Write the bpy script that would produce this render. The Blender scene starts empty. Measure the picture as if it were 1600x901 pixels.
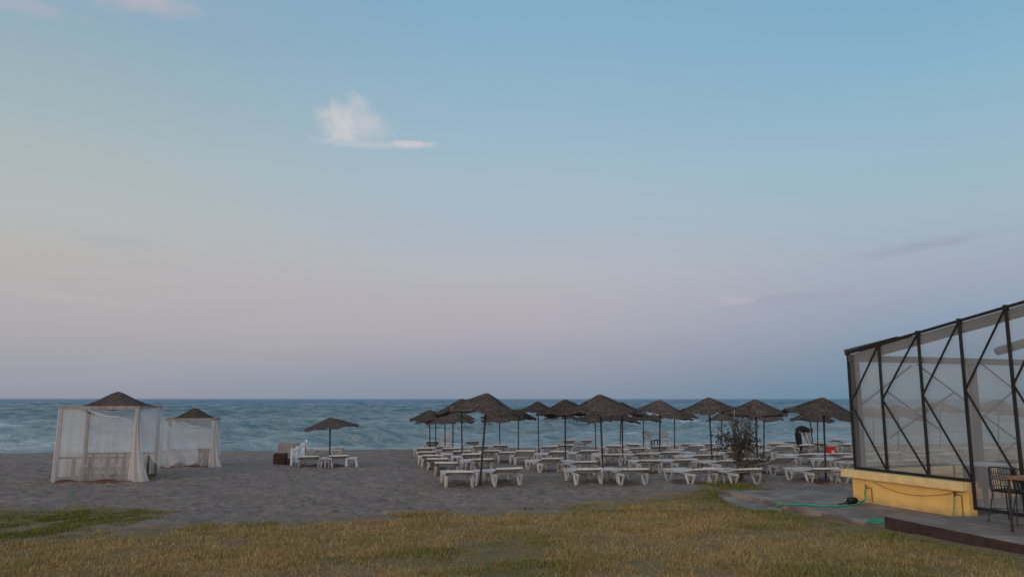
import bpy, bmesh, math, random
import numpy as np
from mathutils import Vector, Matrix, Quaternion

random.seed(7)
rng = np.random.default_rng(11)
SC = bpy.context.scene
COL = SC.collection
R = math.radians

# ------------------------------------------------------------------ camera geometry / survey of the place
F = 1164.0           # focal length in photo pixels (photo 1600 x 901)
H = 2.2              # eye height over the level of the front rows
PIT = R(8.40)
SP, CP = math.sin(PIT), math.cos(PIT)
ANG = R(11.3)        # the beach runs 11.3 degrees off the picture plane
E1 = Vector((math.cos(ANG), math.sin(ANG), 0))
E2 = Vector((-math.sin(ANG), math.cos(ANG), 0))


def sstep(t):
    t = np.clip(t, 0, 1)
    return t * t * (3 - 2 * t)


def crest(x):
    return 41.5 + 0.2 * np.clip(x, -80, 80)


def gz(x, y):
    """height of the ground (without its small bumps)"""
    x = np.asarray(x, float); y = np.asarray(y, float)
    z = 0.0327 * np.maximum(0, 17.3 - y)
    z = np.where(y < -4, 0.0327 * 21.3, z)
    yc = crest(x)
    yy = np.minimum(y, yc) - 0.10 * np.clip(x, -40, 40)
    z = z - 0.02 * np.maximum(0, yy - 18)
    over = np.maximum(0, y - yc)
    z = z - 0.14 * np.minimum(over, 14) * sstep(over / 1.6 + 0.2)
    return z


def ray(px, py):
    u = (px - 800) / F; v = (450.5 - py) / F
    return Vector((u, CP - v * SP, SP + v * CP))


def at(px, py, z0=None):
    """the point of the ground (or of the level z0) that the survey photo shows at px, py"""
    d = ray(px, py)
    z = 0.0 if z0 is None else z0
    for _ in range(12 if z0 is None else 1):
        t = (z - H) / d.z
        if z0 is None:
            z = float(gz(d.x * t, d.y * t))
    return Vector((d.x * t, d.y * t, z))


def atY(px, py, Y):
    d = ray(px, py); t = Y / d.y
    return Vector((d.x * t, Y, H + d.z * t))


def vnoise(x, y, seed=0):
    xi = np.floor(x).astype(np.int64); yi = np.floor(y).astype(np.int64)
    fx = x - xi; fy = y - yi
    fx = fx * fx * (3 - 2 * fx); fy = fy * fy * (3 - 2 * fy)

    def h(a, b):
        n = (a * 374761393 + b * 668265263 + seed * 1274126177) & 0xFFFFFFFF
        n = ((n ^ (n >> 13)) * 1274126177) & 0xFFFFFFFF
        return ((n ^ (n >> 16)) & 0xFFFF) / 65535.0
    a = h(xi, yi); b = h(xi + 1, yi); c = h(xi, yi + 1); d = h(xi + 1, yi + 1)
    return (a * (1 - fx) + b * fx) * (1 - fy) + (c * (1 - fx) + d * fx) * fy


def fbm(x, y, seed=0, octs=4):
    s = 0; a = 1; t = 0
    for i in range(octs):
        s = s + a * vnoise(x * 2 ** i, y * 2 ** i, seed + i * 17); t += a; a *= 0.5
    return s / t


# ------------------------------------------------------------------ materials
def srgb(r, g, b):
    f = lambda c: (c / 255 / 12.92) if c / 255 <= 0.04045 else ((c / 255 + 0.055) / 1.055) ** 2.4
    return (f(r), f(g), f(b), 1)


def c4(c):
    return (c[0], c[1], c[2], 1)


class NT:
    def __init__(self, tree):
        self.t = tree; self.n = tree.nodes; self.l = tree.links

    def new(self, typ, **kw):
        nd = self.n.new(typ)
        for k, v in kw.items():
            setattr(nd, k, v)
        return nd

    def link(self, a, b):
        self.l.new(a, b)

    def val(self, sock, v):
        if hasattr(v, 'is_output') or isinstance(v, bpy.types.NodeSocket):
            self.link(v, sock)
        else:
            sock.default_value = v

    def math(self, op, a, b=None, c=None, clamp=False):
        nd = self.new('ShaderNodeMath', operation=op); nd.use_clamp = clamp
        self.val(nd.inputs[0], a)
        if b is not None: self.val(nd.inputs[1], b)
        if c is not None: self.val(nd.inputs[2], c)
        return nd.outputs[0]

    def mix(self, fac, a, b, mode='MIX'):
        nd = self.new('ShaderNodeMix', data_type='RGBA', blend_type=mode)
        self.val(nd.inputs[0], fac); self.val(nd.inputs[6], a); self.val(nd.inputs[7], b)
        return nd.outputs[2]

    def noise(self, vec, scale, detail=4, rough=0.55, dist=0.0):
        nd = self.new('ShaderNodeTexNoise')
        if vec is not None: self.link(vec, nd.inputs['Vector'])
        nd.inputs['Scale'].default_value = scale; nd.inputs['Detail'].default_value = detail
        nd.inputs['Roughness'].default_value = rough; nd.inputs['Distortion'].default_value = dist
        return nd.outputs[0]

    def ramp(self, fac, stops):
        nd = self.new('ShaderNodeValToRGB')
        cr = nd.color_ramp
        while len(cr.elements) < len(stops): cr.elements.new(0.5)
        for e, (p, c) in zip(cr.elements, stops):
            e.position = p; e.color = c if hasattr(c, '__len__') else (c, c, c, 1)
        self.link(fac, nd.inputs[0])
        return nd.outputs[0]

    def mapping(self, vec, scale=(1, 1, 1), rot=(0, 0, 0)):
        nd = self.new('ShaderNodeMapping'); self.link(vec, nd.inputs[0])
        nd.inputs['Scale'].default_value = scale; nd.inputs['Rotation'].default_value = rot
        return nd.outputs[0]

    def bump(self, h, strength, dist=0.02, normal=None):
        nd = self.new('ShaderNodeBump'); self.link(h, nd.inputs['Height'])
        nd.inputs['Strength'].default_value = strength; nd.inputs['Distance'].default_value = dist
        if normal is not None: self.link(normal, nd.inputs['Normal'])
        return nd.outputs[0]


def new_mat(name):
    m = bpy.data.materials.new(name); m.use_nodes = True
    nt = NT(m.node_tree)
    b = m.node_tree.nodes['Principled BSDF']
    return m, nt, b


def simple(name, c1, c2=None, rough=0.7, scale=8.0, stretch=(1, 1, 1), bump=0.0, detail=5, lo=0.3, hi=0.7, objvar=0.0, spec=0.3, bscale=None):
    m, nt, b = new_mat(name)
    tc = nt.new('ShaderNodeTexCoord').outputs['Object']
    v = nt.mapping(tc, stretch)
    n = nt.noise(v, scale, detail)
    c2 = c2 or tuple(x * 0.75 for x in c1)
    col = nt.ramp(n, [(lo, c4(c2)), (hi, c4(c1))])
    if objvar:
        oi = nt.new('ShaderNodeObjectInfo').outputs['Random']
        k = nt.math('MULTIPLY_ADD', oi, objvar, 1 - objvar * 0.6)
        hs = nt.new('ShaderNodeHueSaturation'); nt.link(col, hs.inputs['Color']); nt.link(k, hs.inputs['Value'])
        col = hs.outputs[0]
    nt.link(col, b.inputs['Base Color'])
    b.inputs['Roughness'].default_value = rough
    b.inputs['Specular IOR Level'].default_value = spec
    if bump:
        n2 = nt.noise(v, bscale or scale * 3, 4)
        nt.link(nt.bump(n2, bump, 0.01), b.inputs['Normal'])
    return m


M = {}
M['plastic'] = simple('white_plastic', (0.55, 0.53, 0.505), (0.36, 0.34, 0.315), rough=0.45, scale=5, lo=0.25, hi=0.6, objvar=0.22, spec=0.4)
M['lilac'] = simple('lilac_plastic', (0.56, 0.54, 0.60), (0.44, 0.42, 0.49), rough=0.4, scale=6, objvar=0.15)
M['pole'] = simple('weathered_pole', (0.055, 0.05, 0.048), (0.03, 0.028, 0.027), rough=0.8, scale=14, stretch=(1, 1, .2))
M['greywood'] = simple('grey_timber', (0.30, 0.26, 0.24), (0.17, 0.145, 0.13), rough=0.85, scale=9, stretch=(1, 1, .2), bump=.2)
M['railwood'] = simple('rail_timber', (0.15, 0.115, 0.10), (0.08, 0.062, 0.055), rough=0.85, scale=9, stretch=(1, 1, .2))
M['darkwood'] = simple('dark_timber', (0.075, 0.042, 0.032), (0.03, 0.02, 0.018), rough=0.85, scale=7, bump=.2)
M['redwood'] = simple('red_brown_board', (0.16, 0.075, 0.05), (0.09, 0.045, 0.035), rough=0.9, scale=9, bump=.2)
M['greyboard'] = simple('grey_board', (0.36, 0.32, 0.30), (0.24, 0.215, 0.20), rough=0.8, scale=5)
M['bluewhite'] = simple('pale_paint', (0.66, 0.72, 0.76), (0.5, 0.55, 0.58), rough=0.6, scale=8)
M['black'] = simple('black_metal', (0.018, 0.017, 0.017), (0.010, 0.010, 0.010), rough=0.5, scale=20)
M['frame'] = simple('dark_frame', (0.020, 0.018, 0.018), (0.010, 0.009, 0.009), rough=0.6, scale=6, stretch=(1, 1, .3))
M['beam'] = simple('grey_frame', (0.085, 0.088, 0.095), (0.06, 0.062, 0.066), rough=0.7, scale=4)
M['fascia'] = simple('grey_soffit', (0.12, 0.12, 0.12), (0.065, 0.062, 0.06), rough=0.75, scale=3, stretch=(1, 1, 1))
M['red'] = simple('red_plastic', (0.55, 0.018, 0.02), (0.42, 0.012, 0.015), rough=0.45, scale=6)
M['offwhite'] = simple('offwhite_print', (0.65, 0.5, 0.47), (0.5, 0.38, 0.36), rough=0.6, scale=30)
M['hose'] = simple('green_hose', (0.02, 0.36, 0.20), (0.015, 0.26, 0.14), rough=0.4, scale=12)
M['cable'] = simple('tan_cable', (0.33, 0.22, 0.10), (0.24, 0.16, 0.07), rough=0.7, scale=12)
M['rust'] = simple('rusty_pipe', (0.35, 0.19, 0.06), (0.20, 0.10, 0.035), rough=0.8, scale=30)
M['tablewood'] = simple('table_wood', (0.27, 0.14, 0.075), (0.17, 0.085, 0.045), rough=0.5, scale=6, stretch=(.2, 1.5, 1))
M['skin'] = simple('skin', (0.33, 0.18, 0.12), (0.28, 0.15, 0.10), rough=0.55, scale=20)
M['navy'] = simple('navy_cloth', (0.014, 0.015, 0.022), (0.009, 0.010, 0.014), rough=0.9, scale=16, bump=.3)
M['hair'] = simple('dark_hair', (0.012, 0.010, 0.009), rough=0.6, scale=40)
M['bark'] = simple('dry_bark', (0.11, 0.082, 0.064), (0.055, 0.045, 0.04), rough=0.9, scale=22, stretch=(1, 1, .3), bump=.3)
M['deadleaf'] = simple('dead_leaf', (0.075, 0.055, 0.045), (0.028, 0.022, 0.020), rough=0.85, scale=7)
M['cushion'] = simple('pink_grey_cloth', (0.42, 0.35, 0.32), (0.33, 0.27, 0.25), rough=0.9, scale=7)
M['ashwood'] = simple('pale_stick', (0.32, 0.29, 0.26), (0.22, 0.2, 0.18), rough=0.85, scale=15)
M['darkchair'] = simple('dark_rattan', (0.03, 0.03, 0.033), (0.018, 0.018, 0.02), rough=0.7, scale=40)
M['offtable'] = simple('pale_table', (0.42, 0.40, 0.40), (0.33, 0.31, 0.31), rough=0.4, scale=8)


def mat_thatch():
    m, nt, b = new_mat('reed_thatch')
    uv = nt.new('ShaderNodeUVMap').outputs[0]
    a = nt.noise(nt.mapping(uv, (150, 5, 1)), 1.0, 4)
    c = nt.noise(nt.mapping(uv, (9, 7, 1)), 1.0, 4)
    n = nt.math('MULTIPLY_ADD', a, 0.62, nt.math('MULTIPLY', c, 0.38))
    col = nt.ramp(n, [(0.34, c4((0.032, 0.024, 0.021))), (0.5, c4((0.098, 0.074, 0.064))), (0.68, c4((0.205, 0.160, 0.138)))])
    oi = nt.new('ShaderNodeObjectInfo').outputs['Random']
    hs = nt.new('ShaderNodeHueSaturation'); nt.link(col, hs.inputs['Color'])
    nt.link(nt.math('MULTIPLY_ADD', oi, 0.5, 0.78), hs.inputs['Value'])
    nt.link(hs.outputs[0], b.inputs['Base Color'])
    b.inputs['Roughness'].default_value = 0.95; b.inputs['Specular IOR Level'].default_value = 0.1
    nt.link(nt.bump(a, 0.8, 0.02), b.inputs['Normal'])
    return m


M['thatch'] = mat_thatch()


def mat_sheer(name, col, opaque, weave=260):
    """thin cloth: partly lets the view through, partly scatters light on both sides"""
    m, nt, b = new_mat(name)
    out = nt.n['Material Output']
    tc = nt.new('ShaderNodeTexCoord').outputs['Object']
    n = nt.noise(tc, 3.0, 4)
    tr = nt.new('ShaderNodeBsdfTransparent')
    df = nt.new('ShaderNodeBsdfDiffuse'); df.inputs[0].default_value = c4(col)
    tl = nt.new('ShaderNodeBsdfTranslucent'); tl.inputs[0].default_value = c4(col)
    mx = nt.new('ShaderNodeMixShader'); mx.inputs[0].default_value = 0.45
    nt.link(df.outputs[0], mx.inputs[1]); nt.link(tl.outputs[0], mx.inputs[2])
    lw = nt.new('ShaderNodeLayerWeight'); lw.inputs[0].default_value = 0.35
    k = nt.math('MULTIPLY_ADD', n, 0.25, opaque - 0.125)
    k = nt.math('MULTIPLY_ADD', lw.outputs['Facing'], 0.35, k, clamp=True)
    m2 = nt.new('ShaderNodeMixShader'); nt.link(k, m2.inputs[0])
    nt.link(tr.outputs[0], m2.inputs[1]); nt.link(mx.outputs[0], m2.inputs[2])
    nt.link(m2.outputs[0], out.inputs[0])
    nt.n.remove(b)
    return m


M['sheer'] = mat_sheer('sheer_white_cloth', (0.72, 0.705, 0.705), 0.42)
M['sheer_light'] = mat_sheer('lifted_sheer_cloth', (0.76, 0.75, 0.755), 0.31)
M['sheer_thick'] = mat_sheer('doubled_white_cloth', (0.72, 0.705, 0.705), 0.66)


def mat_vinyl():
    m, nt, b = new_mat('clear_vinyl_sheet')
    out = nt.n['Material Output']
    tc = nt.new('ShaderNodeTexCoord').outputs['Object']
    n = nt.noise(tc, 1.3, 3)
    n2 = nt.noise(nt.mapping(tc, (1, 1, .35)), 5, 3)
    tr = nt.new('ShaderNodeBsdfTransparent'); tr.inputs[0].default_value = (0.86, 0.90, 0.89, 1)
    df = nt.new('ShaderNodeBsdfDiffuse'); df.inputs[0].default_value = (0.46, 0.46, 0.47, 1)
    gl = nt.new('ShaderNodeBsdfGlossy'); gl.inputs['Roughness'].default_value = 0.08
    bp = nt.bump(n2, 0.02, 0.03); nt.link(bp, gl.inputs['Normal'])
    k = nt.math('MULTIPLY_ADD', n, 0.22, 0.24, clamp=True)
    m1 = nt.new('ShaderNodeMixShader'); nt.link(k, m1.inputs[0])
    nt.link(tr.outputs[0], m1.inputs[1]); nt.link(df.outputs[0], m1.inputs[2])
    fr = nt.new('ShaderNodeFresnel'); fr.inputs[0].default_value = 1.45
    fk = nt.math('MULTIPLY', fr.outputs[0], 0.8)
    m2 = nt.new('ShaderNodeMixShader'); nt.link(fk, m2.inputs[0])
    nt.link(m1.outputs[0], m2.inputs[1]); nt.link(gl.outputs[0], m2.inputs[2])
    nt.link(m2.outputs[0], out.inputs[0])
    nt.n.remove(b)
    return m


M['vinyl'] = mat_vinyl()


def mat_yellow():
    m, nt, b = new_mat('yellow_render')
    tc = nt.new('ShaderNodeTexCoord').outputs['Object']
    n = nt.noise(tc, 2.2, 6); f = nt.noise(tc, 40, 3)
    st = nt.noise(nt.mapping(tc, (9, 9, .6)), 1.0, 4)
    col = nt.ramp(n, [(0.3, c4((0.70, 0.42, 0.125))), (0.7, c4((0.80, 0.51, 0.165)))])
    col = nt.mix(nt.ramp(st, [(0.55, 0.0), (0.85, 0.45)]), col, c4((0.50, 0.33, 0.15)))
    sp_ = nt.new('ShaderNodeSeparateXYZ'); nt.link(tc, sp_.inputs[0])
    ft = nt.math('SUBTRACT', nt.math('MULTIPLY_ADD', nt.noise(tc, 7, 5), .30, .19), sp_.outputs['Z'])
    col = nt.mix(nt.ramp(nt.math('MULTIPLY', ft, 6.0), [(0.0, 0.0), (1.0, 0.6)]), col, c4((0.33, 0.235, 0.135)))
    nt.link(col, b.inputs['Base Color']); b.inputs['Roughness'].default_value = 0.85
    b.inputs['Specular IOR Level'].default_value = 0.2
    nt.link(nt.bump(f, 0.25, 0.006), b.inputs['Normal'])
    return m


M['yellow'] = mat_yellow()
def mat_coping():
    m, nt, b = new_mat('yellow_coping')
    tc = nt.new('ShaderNodeTexCoord').outputs['Object']
    n = nt.noise(tc, 5, 6); f = nt.noise(tc, 40, 3)
    col = nt.ramp(n, [(0.3, c4((0.60, 0.42, 0.20))), (0.65, c4((0.78, 0.55, 0.25)))])
    nt.link(col, b.inputs['Base Color']); b.inputs['Roughness'].default_value = 0.85
    nt.link(nt.bump(f, 0.3, 0.006), b.inputs['Normal'])
    return m
M['coping'] = mat_coping()


def mat_deck():
    m, nt, b = new_mat('weathered_deck')
    tc = nt.new('ShaderNodeTexCoord').outputs['Object']
    v = nt.mapping(tc, (1, 1, 1), (0, 0, R(-20)))
    n = nt.noise(nt.mapping(v, (5, .5, 1)), 2.0, 6, 0.65)
    g = nt.noise(tc, 0.9, 4)
    f = nt.noise(tc, 35, 3)
    col = nt.ramp(n, [(0.3, c4((0.112, 0.080, 0.066))), (0.7, c4((0.285, 0.212, 0.174)))])
    col = nt.mix(nt.ramp(g, [(0.42, 0.75), (0.62, 0.0)]), col, c4((0.12, 0.095, 0.08)))
    dr = nt.noise(tc, 1.7, 6, .7)
    col = nt.mix(nt.ramp(nt.math('MULTIPLY_ADD', f, .25, dr), [(0.60, 0.0), (0.72, 0.8)]), col, c4((0.33, 0.25, 0.20)))
    nt.link(col, b.inputs['Base Color'])
    nt.link(nt.ramp(g, [(0.35, 0.6), (0.65, 0.9)]), b.inputs['Roughness'])
    nt.link(nt.bump(nt.math('MULTIPLY_ADD', n, 0.6, f), 0.35, 0.015), b.inputs['Normal'])
    return m


M['deck'] = mat_deck()


# ------------------------------------------------------------------ mesh helpers
def link(name, me, m=None, parent=None):
    o = bpy.data.objects.new(name, me); COL.objects.link(o)
    if m is not None and me is not None:
        if len(me.materials) == 0: me.materials.append(m)
    if parent is not None: o.parent = parent
    return o


class MB:
    """collects shapes, builds ONE mesh"""
    def __init__(self):
        self.v = []; self.f = []; self.uv = None

    def add(self, vs, fs):
        k = len(self.v)
        self.v += [tuple(p) for p in vs]
        self.f += [tuple(i + k for i in f) for f in fs]
        return self

    def box(self, lo, hi, bev=0.0, mtx=None):
        bm = bmesh.new()
        bmesh.ops.create_cube(bm, size=1)
        s = [hi[i] - lo[i] for i in range(3)]; c = [(hi[i] + lo[i]) / 2 for i in range(3)]
        for v in bm.verts:
            v.co = Vector((v.co.x * s[0] + c[0], v.co.y * s[1] + c[1], v.co.z * s[2] + c[2]))
        if bev:
            bmesh.ops.bevel(bm, geom=bm.edges[:], offset=min(bev, min(s) * .45), segments=2, affect='EDGES', profile=0.6)
        if mtx is not None:
            bm.transform(mtx)
        bm.verts.index_update()
        self.add([v.co for v in bm.verts], [[v.index for v in f.verts] for f in bm.faces])
        bm.free()
        return self

    def bar(self, a, b, w, h=None, bev=0.0, up=Vector((0, 0, 1))):
        """a rectangular bar from a to b"""
        a = Vector(a); b = Vector(b); h = h or w
        y = (b - a); L = y.length; y.normalize()
        x = y.cross(up)
        if x.length < 1e-4: x = Vector((1, 0, 0))
        x.normalize(); z = x.cross(y)
        mt = Matrix((x, y, z)).transposed().to_4x4(); mt.translation = a
        return self.box((-w / 2, 0, -h / 2), (w / 2, L, h / 2), bev, mt)

    def tube(self, pts, rad, n=8, cap=True):
        pts = [Vector(p) for p in pts]
        rs = rad if hasattr(rad, '__len__') else [rad] * len(pts)
        vs = []; fs = []
        prev = None
        for i, p in enumerate(pts):
            t = (pts[min(i + 1, len(pts) - 1)] - pts[max(i - 1, 0)])
            if t.length < 1e-9: t = Vector((0, 0, 1))
            t.normalize()
            if prev is None:
                x = t.cross(Vector((0.123, 0.31, 1)))
                if x.length < 1e-3: x = t.cross(Vector((1, 0, 0)))
            else:
                x = prev - t * prev.dot(t)
                if x.length < 1e-6: x = t.orthogonal()
            x.normalize(); prev = x
            y = t.cross(x)
            for k in range(n):
                a = 2 * math.pi * k / n
                vs.append(p + x * (math.cos(a) * rs[i]) + y * (math.sin(a) * rs[i]))
        for i in range(len(pts) - 1):
            for k in range(n):
                a = i * n + k; b = i * n + (k + 1) % n
                fs.append((a, b, b + n, a + n))
        if cap:
            fs.append(tuple(range(n))[::-1]); fs.append(tuple(range((len(pts) - 1) * n, len(pts) * n)))
        return self.add(vs, fs)

    def prism(self, poly, z0, z1):
        n = len(poly)
        ar = sum(poly[i][0] * poly[(i + 1) % n][1] - poly[(i + 1) % n][0] * poly[i][1] for i in range(n))
        if ar < 0: poly = poly[::-1]
        vs = [(p[0], p[1], z0) for p in poly] + [(p[0], p[1], z1) for p in poly]
        fs = [tuple(range(n))[::-1], tuple(range(n, 2 * n))]
        for i in range(n):
            j = (i + 1) % n
            fs.append((i, j, j + n, i + n))
        return self.add(vs, fs)

    def xform(self, mt):
        self.v = [tuple(mt @ Vector(p)) for p in self.v]
        return self

    def mesh(self, name, m, smooth=False):
        me = bpy.data.meshes.new(name)
        me.from_pydata(self.v, [], self.f); me.update()
        if smooth:
            me.polygons.foreach_set('use_smooth', [True] * len(me.polygons))
        me.materials.append(m)
        return me

    def build(self, name, m, parent=None, smooth=False):
        return link(name, self.mesh(name, m, smooth), m, parent)


def tag(o, label, cat, group=None, kind=None):
    if label: o['label'] = label
    if cat: o['category'] = cat
    if group: o['group'] = group
    if kind: o['kind'] = kind
    return o


def empty(name, loc=(0, 0, 0), rz=0.0, label=None, cat=None, group=None):
    o = bpy.data.objects.new(name, None); COL.objects.link(o)
    o.location = loc; o.rotation_euler = (0, 0, rz); o.empty_display_size = 0.2
    return tag(o, label, cat, group)


def dup(root):
    """a copy of a thing with copies of its parts and sub-parts"""
    r = root.copy(); COL.objects.link(r)
    for ch in list(root.children):
        c = ch.copy(); COL.objects.link(c); c.parent = r
        for g in list(ch.children):
            d = g.copy(); COL.objects.link(d); d.parent = c
    return r


def sheet(name, fn, nu, nv, m, parent=None):
    """a cloth: fn(s, t) gives its points"""
    vs = [fn(i / nu, j / nv) for j in range(nv + 1) for i in range(nu + 1)]
    fs = [(j * (nu + 1) + i, j * (nu + 1) + i + 1, (j + 1) * (nu + 1) + i + 1, (j + 1) * (nu + 1) + i) for j in range(nv) for i in range(nu)]
    b = MB(); b.add(vs, fs)
    return b.build(name, m, parent, smooth=True)


def grid_mesh(name, X, Y, Z, attrs, m, smooth=True):
    """X, Y, Z arrays (rows, cols)"""
    nr, nc = X.shape
    me = bpy.data.meshes.new(name)
    co = np.stack([X, Y, Z], -1).reshape(-1, 3).astype(np.float32)
    idx = np.arange(nr * nc).reshape(nr, nc)
    q = np.stack([idx[:-1, :-1], idx[:-1, 1:], idx[1:, 1:], idx[1:, :-1]], -1).reshape(-1, 4)
    me.vertices.add(len(co)); me.vertices.foreach_set('co', co.ravel())
    me.loops.add(q.size); me.loops.foreach_set('vertex_index', q.ravel().astype(np.int32))
    me.polygons.add(len(q)); me.polygons.foreach_set('loop_start', np.arange(0, q.size, 4, dtype=np.int32))
    me.polygons.foreach_set('use_smooth', np.ones(len(q), bool))
    me.update(calc_edges=True); me.validate()
    for k, a in attrs.items():
        at_ = me.attributes.new(k, 'FLOAT', 'POINT')
        at_.data.foreach_set('value', a.ravel().astype(np.float32))
    me.materials.append(m)
    return me


# ------------------------------------------------------------------ where grass grows
EDGE = [at(x, y) for x, y in [(-900, 872), (-300, 856), (0, 846), (110, 836), (200, 827), (350, 817), (500, 813), (600, 808), (700, 800), (850, 793), (1000, 783), (1080, 772), (1125, 759), (1160, 753), (1186, 764), (1230, 800)]]
EDX = np.array([p.x for p in EDGE]); EDY = np.array([p.y for p in EDGE])
# make x monotone
for i in range(1, len(EDX)):
    EDX[i] = max(EDX[i], EDX[i - 1] + 0.05)


def grass_amount(x, y):
    """0 bare sand .. 1 full grass"""
    e = np.interp(x, EDX, EDY, left=EDY[0], right=EDY[-1])
    wob = (fbm(x * 0.6, y * 0.9, 3) - 0.5) * 2.6 + (fbm(x * 3.0, y * 3.0, 13, 3) - 0.5) * 1.8
    a = sstep((e - y + wob) / 2.0 + 0.42)
    # green patch on the left
    pc = at(30, 816)
    d = np.sqrt(((x - pc.x) / 2.1) ** 2 + ((y - pc.y) / 2.5) ** 2) + (fbm(x * 1.1, y * 1.1, 9) - 0.5) * 0.8
    g = sstep((1.12 - d) / 0.35)
    gap = sstep((0.62 - fbm(x * 0.7 + 4, y * 0.7, 21)) / 0.12)
    soil = np.clip(np.maximum(a, g * .8), 0, 1)
    a = a * (0.58 + 0.42 * sstep((fbm(x * .55, y * .8, 31) - .30) / .18))
    return np.clip(np.maximum(a, g * (0.68 + 0.32 * gap)), 0, 1), g, soil


def green_amount(x, y, g):
    """0 straw .. 1 green"""
    # greener by the deck and in patches
    bx = np.interp(y, [6, 9.4, 11.7, 14, 16.5], [8.5, 6.3, 5.6, 5.0, 4.4])
    k = sstep((1.7 - (bx - x)) / 2.0) * 0.85
    tuft = at(1150, 757)
    k = np.maximum(k, sstep(1.25 - np.hypot((x - tuft.x) / 2.2, (y - tuft.y) / 1.6)) * .55)
    n = fbm(x * 0.5, y * 0.9, 41)
    k = np.maximum(k, sstep((n - 0.50) / 0.18) * 0.6)
    k = np.maximum(k, sstep((fbm(x * 1.6, y * 2.2, 47) - 0.53) / 0.12) * 0.34)
    e = np.interp(x, EDX, EDY)
    k = np.maximum(k, sstep(1 - np.abs(e - y - 0.2) / 0.9) * 0.6)
    return np.clip(np.maximum(k, g), 0, 1)


# ------------------------------------------------------------------ ground
def make_ground():
    xs = np.concatenate([-np.geomspace(400, 23, 26)[:-1], np.arange(-23, 23.01, 0.10), np.geomspace(23, 400, 26)[1:]])
    ys = np.concatenate([-np.geomspace(200, 4, 14), np.arange(-2, 5, 1.0), np.arange(5, 12, .14), np.arange(12, 28, 0.09), np.arange(28, 50, 0.13), np.arange(50, 60, 2.)])
    X, Y = np.meshgrid(xs, ys)
    Z = gz(X, Y)
    Z = np.maximum(Z, -2.4)
    ga, g, soilm = grass_amount(X, Y)
    n1 = fbm(X * 0.35, Y * 0.35, 5) - 0.5
    n2 = fbm(X * 2.2, Y * 2.2, 6, 2) - 0.5          # footprints and churned sand
    n3 = np.abs(fbm(X * 1.25 + 9, Y * 1.25, 8, 3) - 0.5)
    sandy = 1 - soilm
    fade = sstep((52 - Y) / 6) * sstep((Y - 4) / 2)
    Z = Z + fade * (n1 * 0.10 * sandy * sstep((Y - 13) / 4) + n2 * (0.035 + 0.085 * sandy) - n3 * 0.08 * sandy)
    # footprints
    fr = np.random.default_rng(77)
    def stamp(cx, cy, rad, dep, ang):
        i0, i1 = np.searchsorted(ys, [cy - rad * 2.2, cy + rad * 2.2]); j0, j1 = np.searchsorted(xs, [cx - rad * 2.2, cx + rad * 2.2])
        if i1 - i0 < 2 or j1 - j0 < 2: return
        xx = X[i0:i1, j0:j1] - cx; yy = Y[i0:i1, j0:j1] - cy
        a_ = xx * math.cos(ang) + yy * math.sin(ang); b_ = -xx * math.sin(ang) + yy * math.cos(ang)
        r_ = np.sqrt((a_ / rad) ** 2 + (b_ / (rad * .6)) ** 2)
        Z[i0:i1, j0:j1] += (-dep * np.exp(-r_ ** 2 * 1.6) + dep * .45 * np.exp(-((r_ - 1.35) / .4) ** 2)) * sandy[i0:i1, j0:j1]
    for _ in range(9000):
        cy = 12.5 + 17 * fr.random() ** 1.1; cx = (fr.random() * 2 - 1) * cy * .8
        stamp(cx, cy, .11 + .09 * fr.random(), .018 + .03 * fr.random(), fr.random() * 3.14)
    for _ in range(26):                     # a few walked tracks
        cx, cy, a_ = (fr.random() * 2 - 1) * 14, 14 + 7 * fr.random(), fr.normal(0, .5) + (0 if fr.random() < .5 else 1.5)
        for k in range(28):
            cx += .62 * math.cos(a_); cy += .62 * math.sin(a_); a_ += fr.normal(0, .06)
            sd_ = .11 if k % 2 else -.11
            stamp(cx - math.sin(a_) * sd_, cy + math.cos(a_) * sd_, .16, .045, a_)
    # keep the ground below the deck
    DX, DY = X, Y
    under = sstep((X - np.interp(Y, [6, 9.4, 11.7, 14, 17.0, 18], [8.7, 6.75, 6.25, 5.5, 4.85, 60])) / 0.35)
    Z = Z - under * 0.10 * (Y < 17.5)
    m, nt, b = new_mat('sand_and_soil')
    tc = nt.new('ShaderNodeTexCoord').outputs['Object']
    an = nt.new('ShaderNodeAttribute', attribute_name='grass').outputs['Fac']
    big = nt.noise(tc, 0.35, 5); mid = nt.noise(tc, 2.6, 5, 0.65); fine = nt.noise(tc, 45, 4, 0.7)
    sand = nt.ramp(mid, [(0.30, c4((0.205, 0.152, 0.128))), (0.5, c4((0.310, 0.238, 0.206))), (0.72, c4((0.425, 0.335, 0.292)))])
    sand = nt.mix(nt.ramp(big, [(0.4, 0.0), (0.65, 0.5)]), sand, c4((0.25, 0.190, 0.163)))
    sand = nt.mix(0.5, sand, nt.ramp(fine, [(0.3, c4((0.140, 0.104, 0.087))), (0.7, c4((0.40, 0.312, 0.270)))]))
    foot = nt.noise(nt.mapping(tc, (1, .6, 1)), 6.5, 4, .6, .5)
    sand = nt.mix(nt.ramp(foot, [(.36, .5), (.50, 0.0)]), sand, c4((0.150, 0.112, 0.095)))
    soil = nt.ramp(nt.math('MULTIPLY_ADD', fine, 0.5, nt.math('MULTIPLY', mid, 0.5)), [(0.35, c4((0.165, 0.105, 0.055))), (0.65, c4((0.35, 0.240, 0.130)))])
    # wet line by the water
    sep = nt.new('ShaderNodeSeparateXYZ'); nt.link(tc, sep.inputs[0])
    wet = nt.ramp(nt.math('MULTIPLY', sep.outputs['Z'], -1.0), [(0.55, 0.0), (0.9, 1.0)])
    sand = nt.mix(wet, sand, c4((0.085, 0.075, 0.070)))
    nt.link(nt.mix(an, sand, soil), b.inputs['Base Color'])
    b.inputs['Roughness'].default_value = 0.95; b.inputs['Specular IOR Level'].default_value = 0.15
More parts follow.
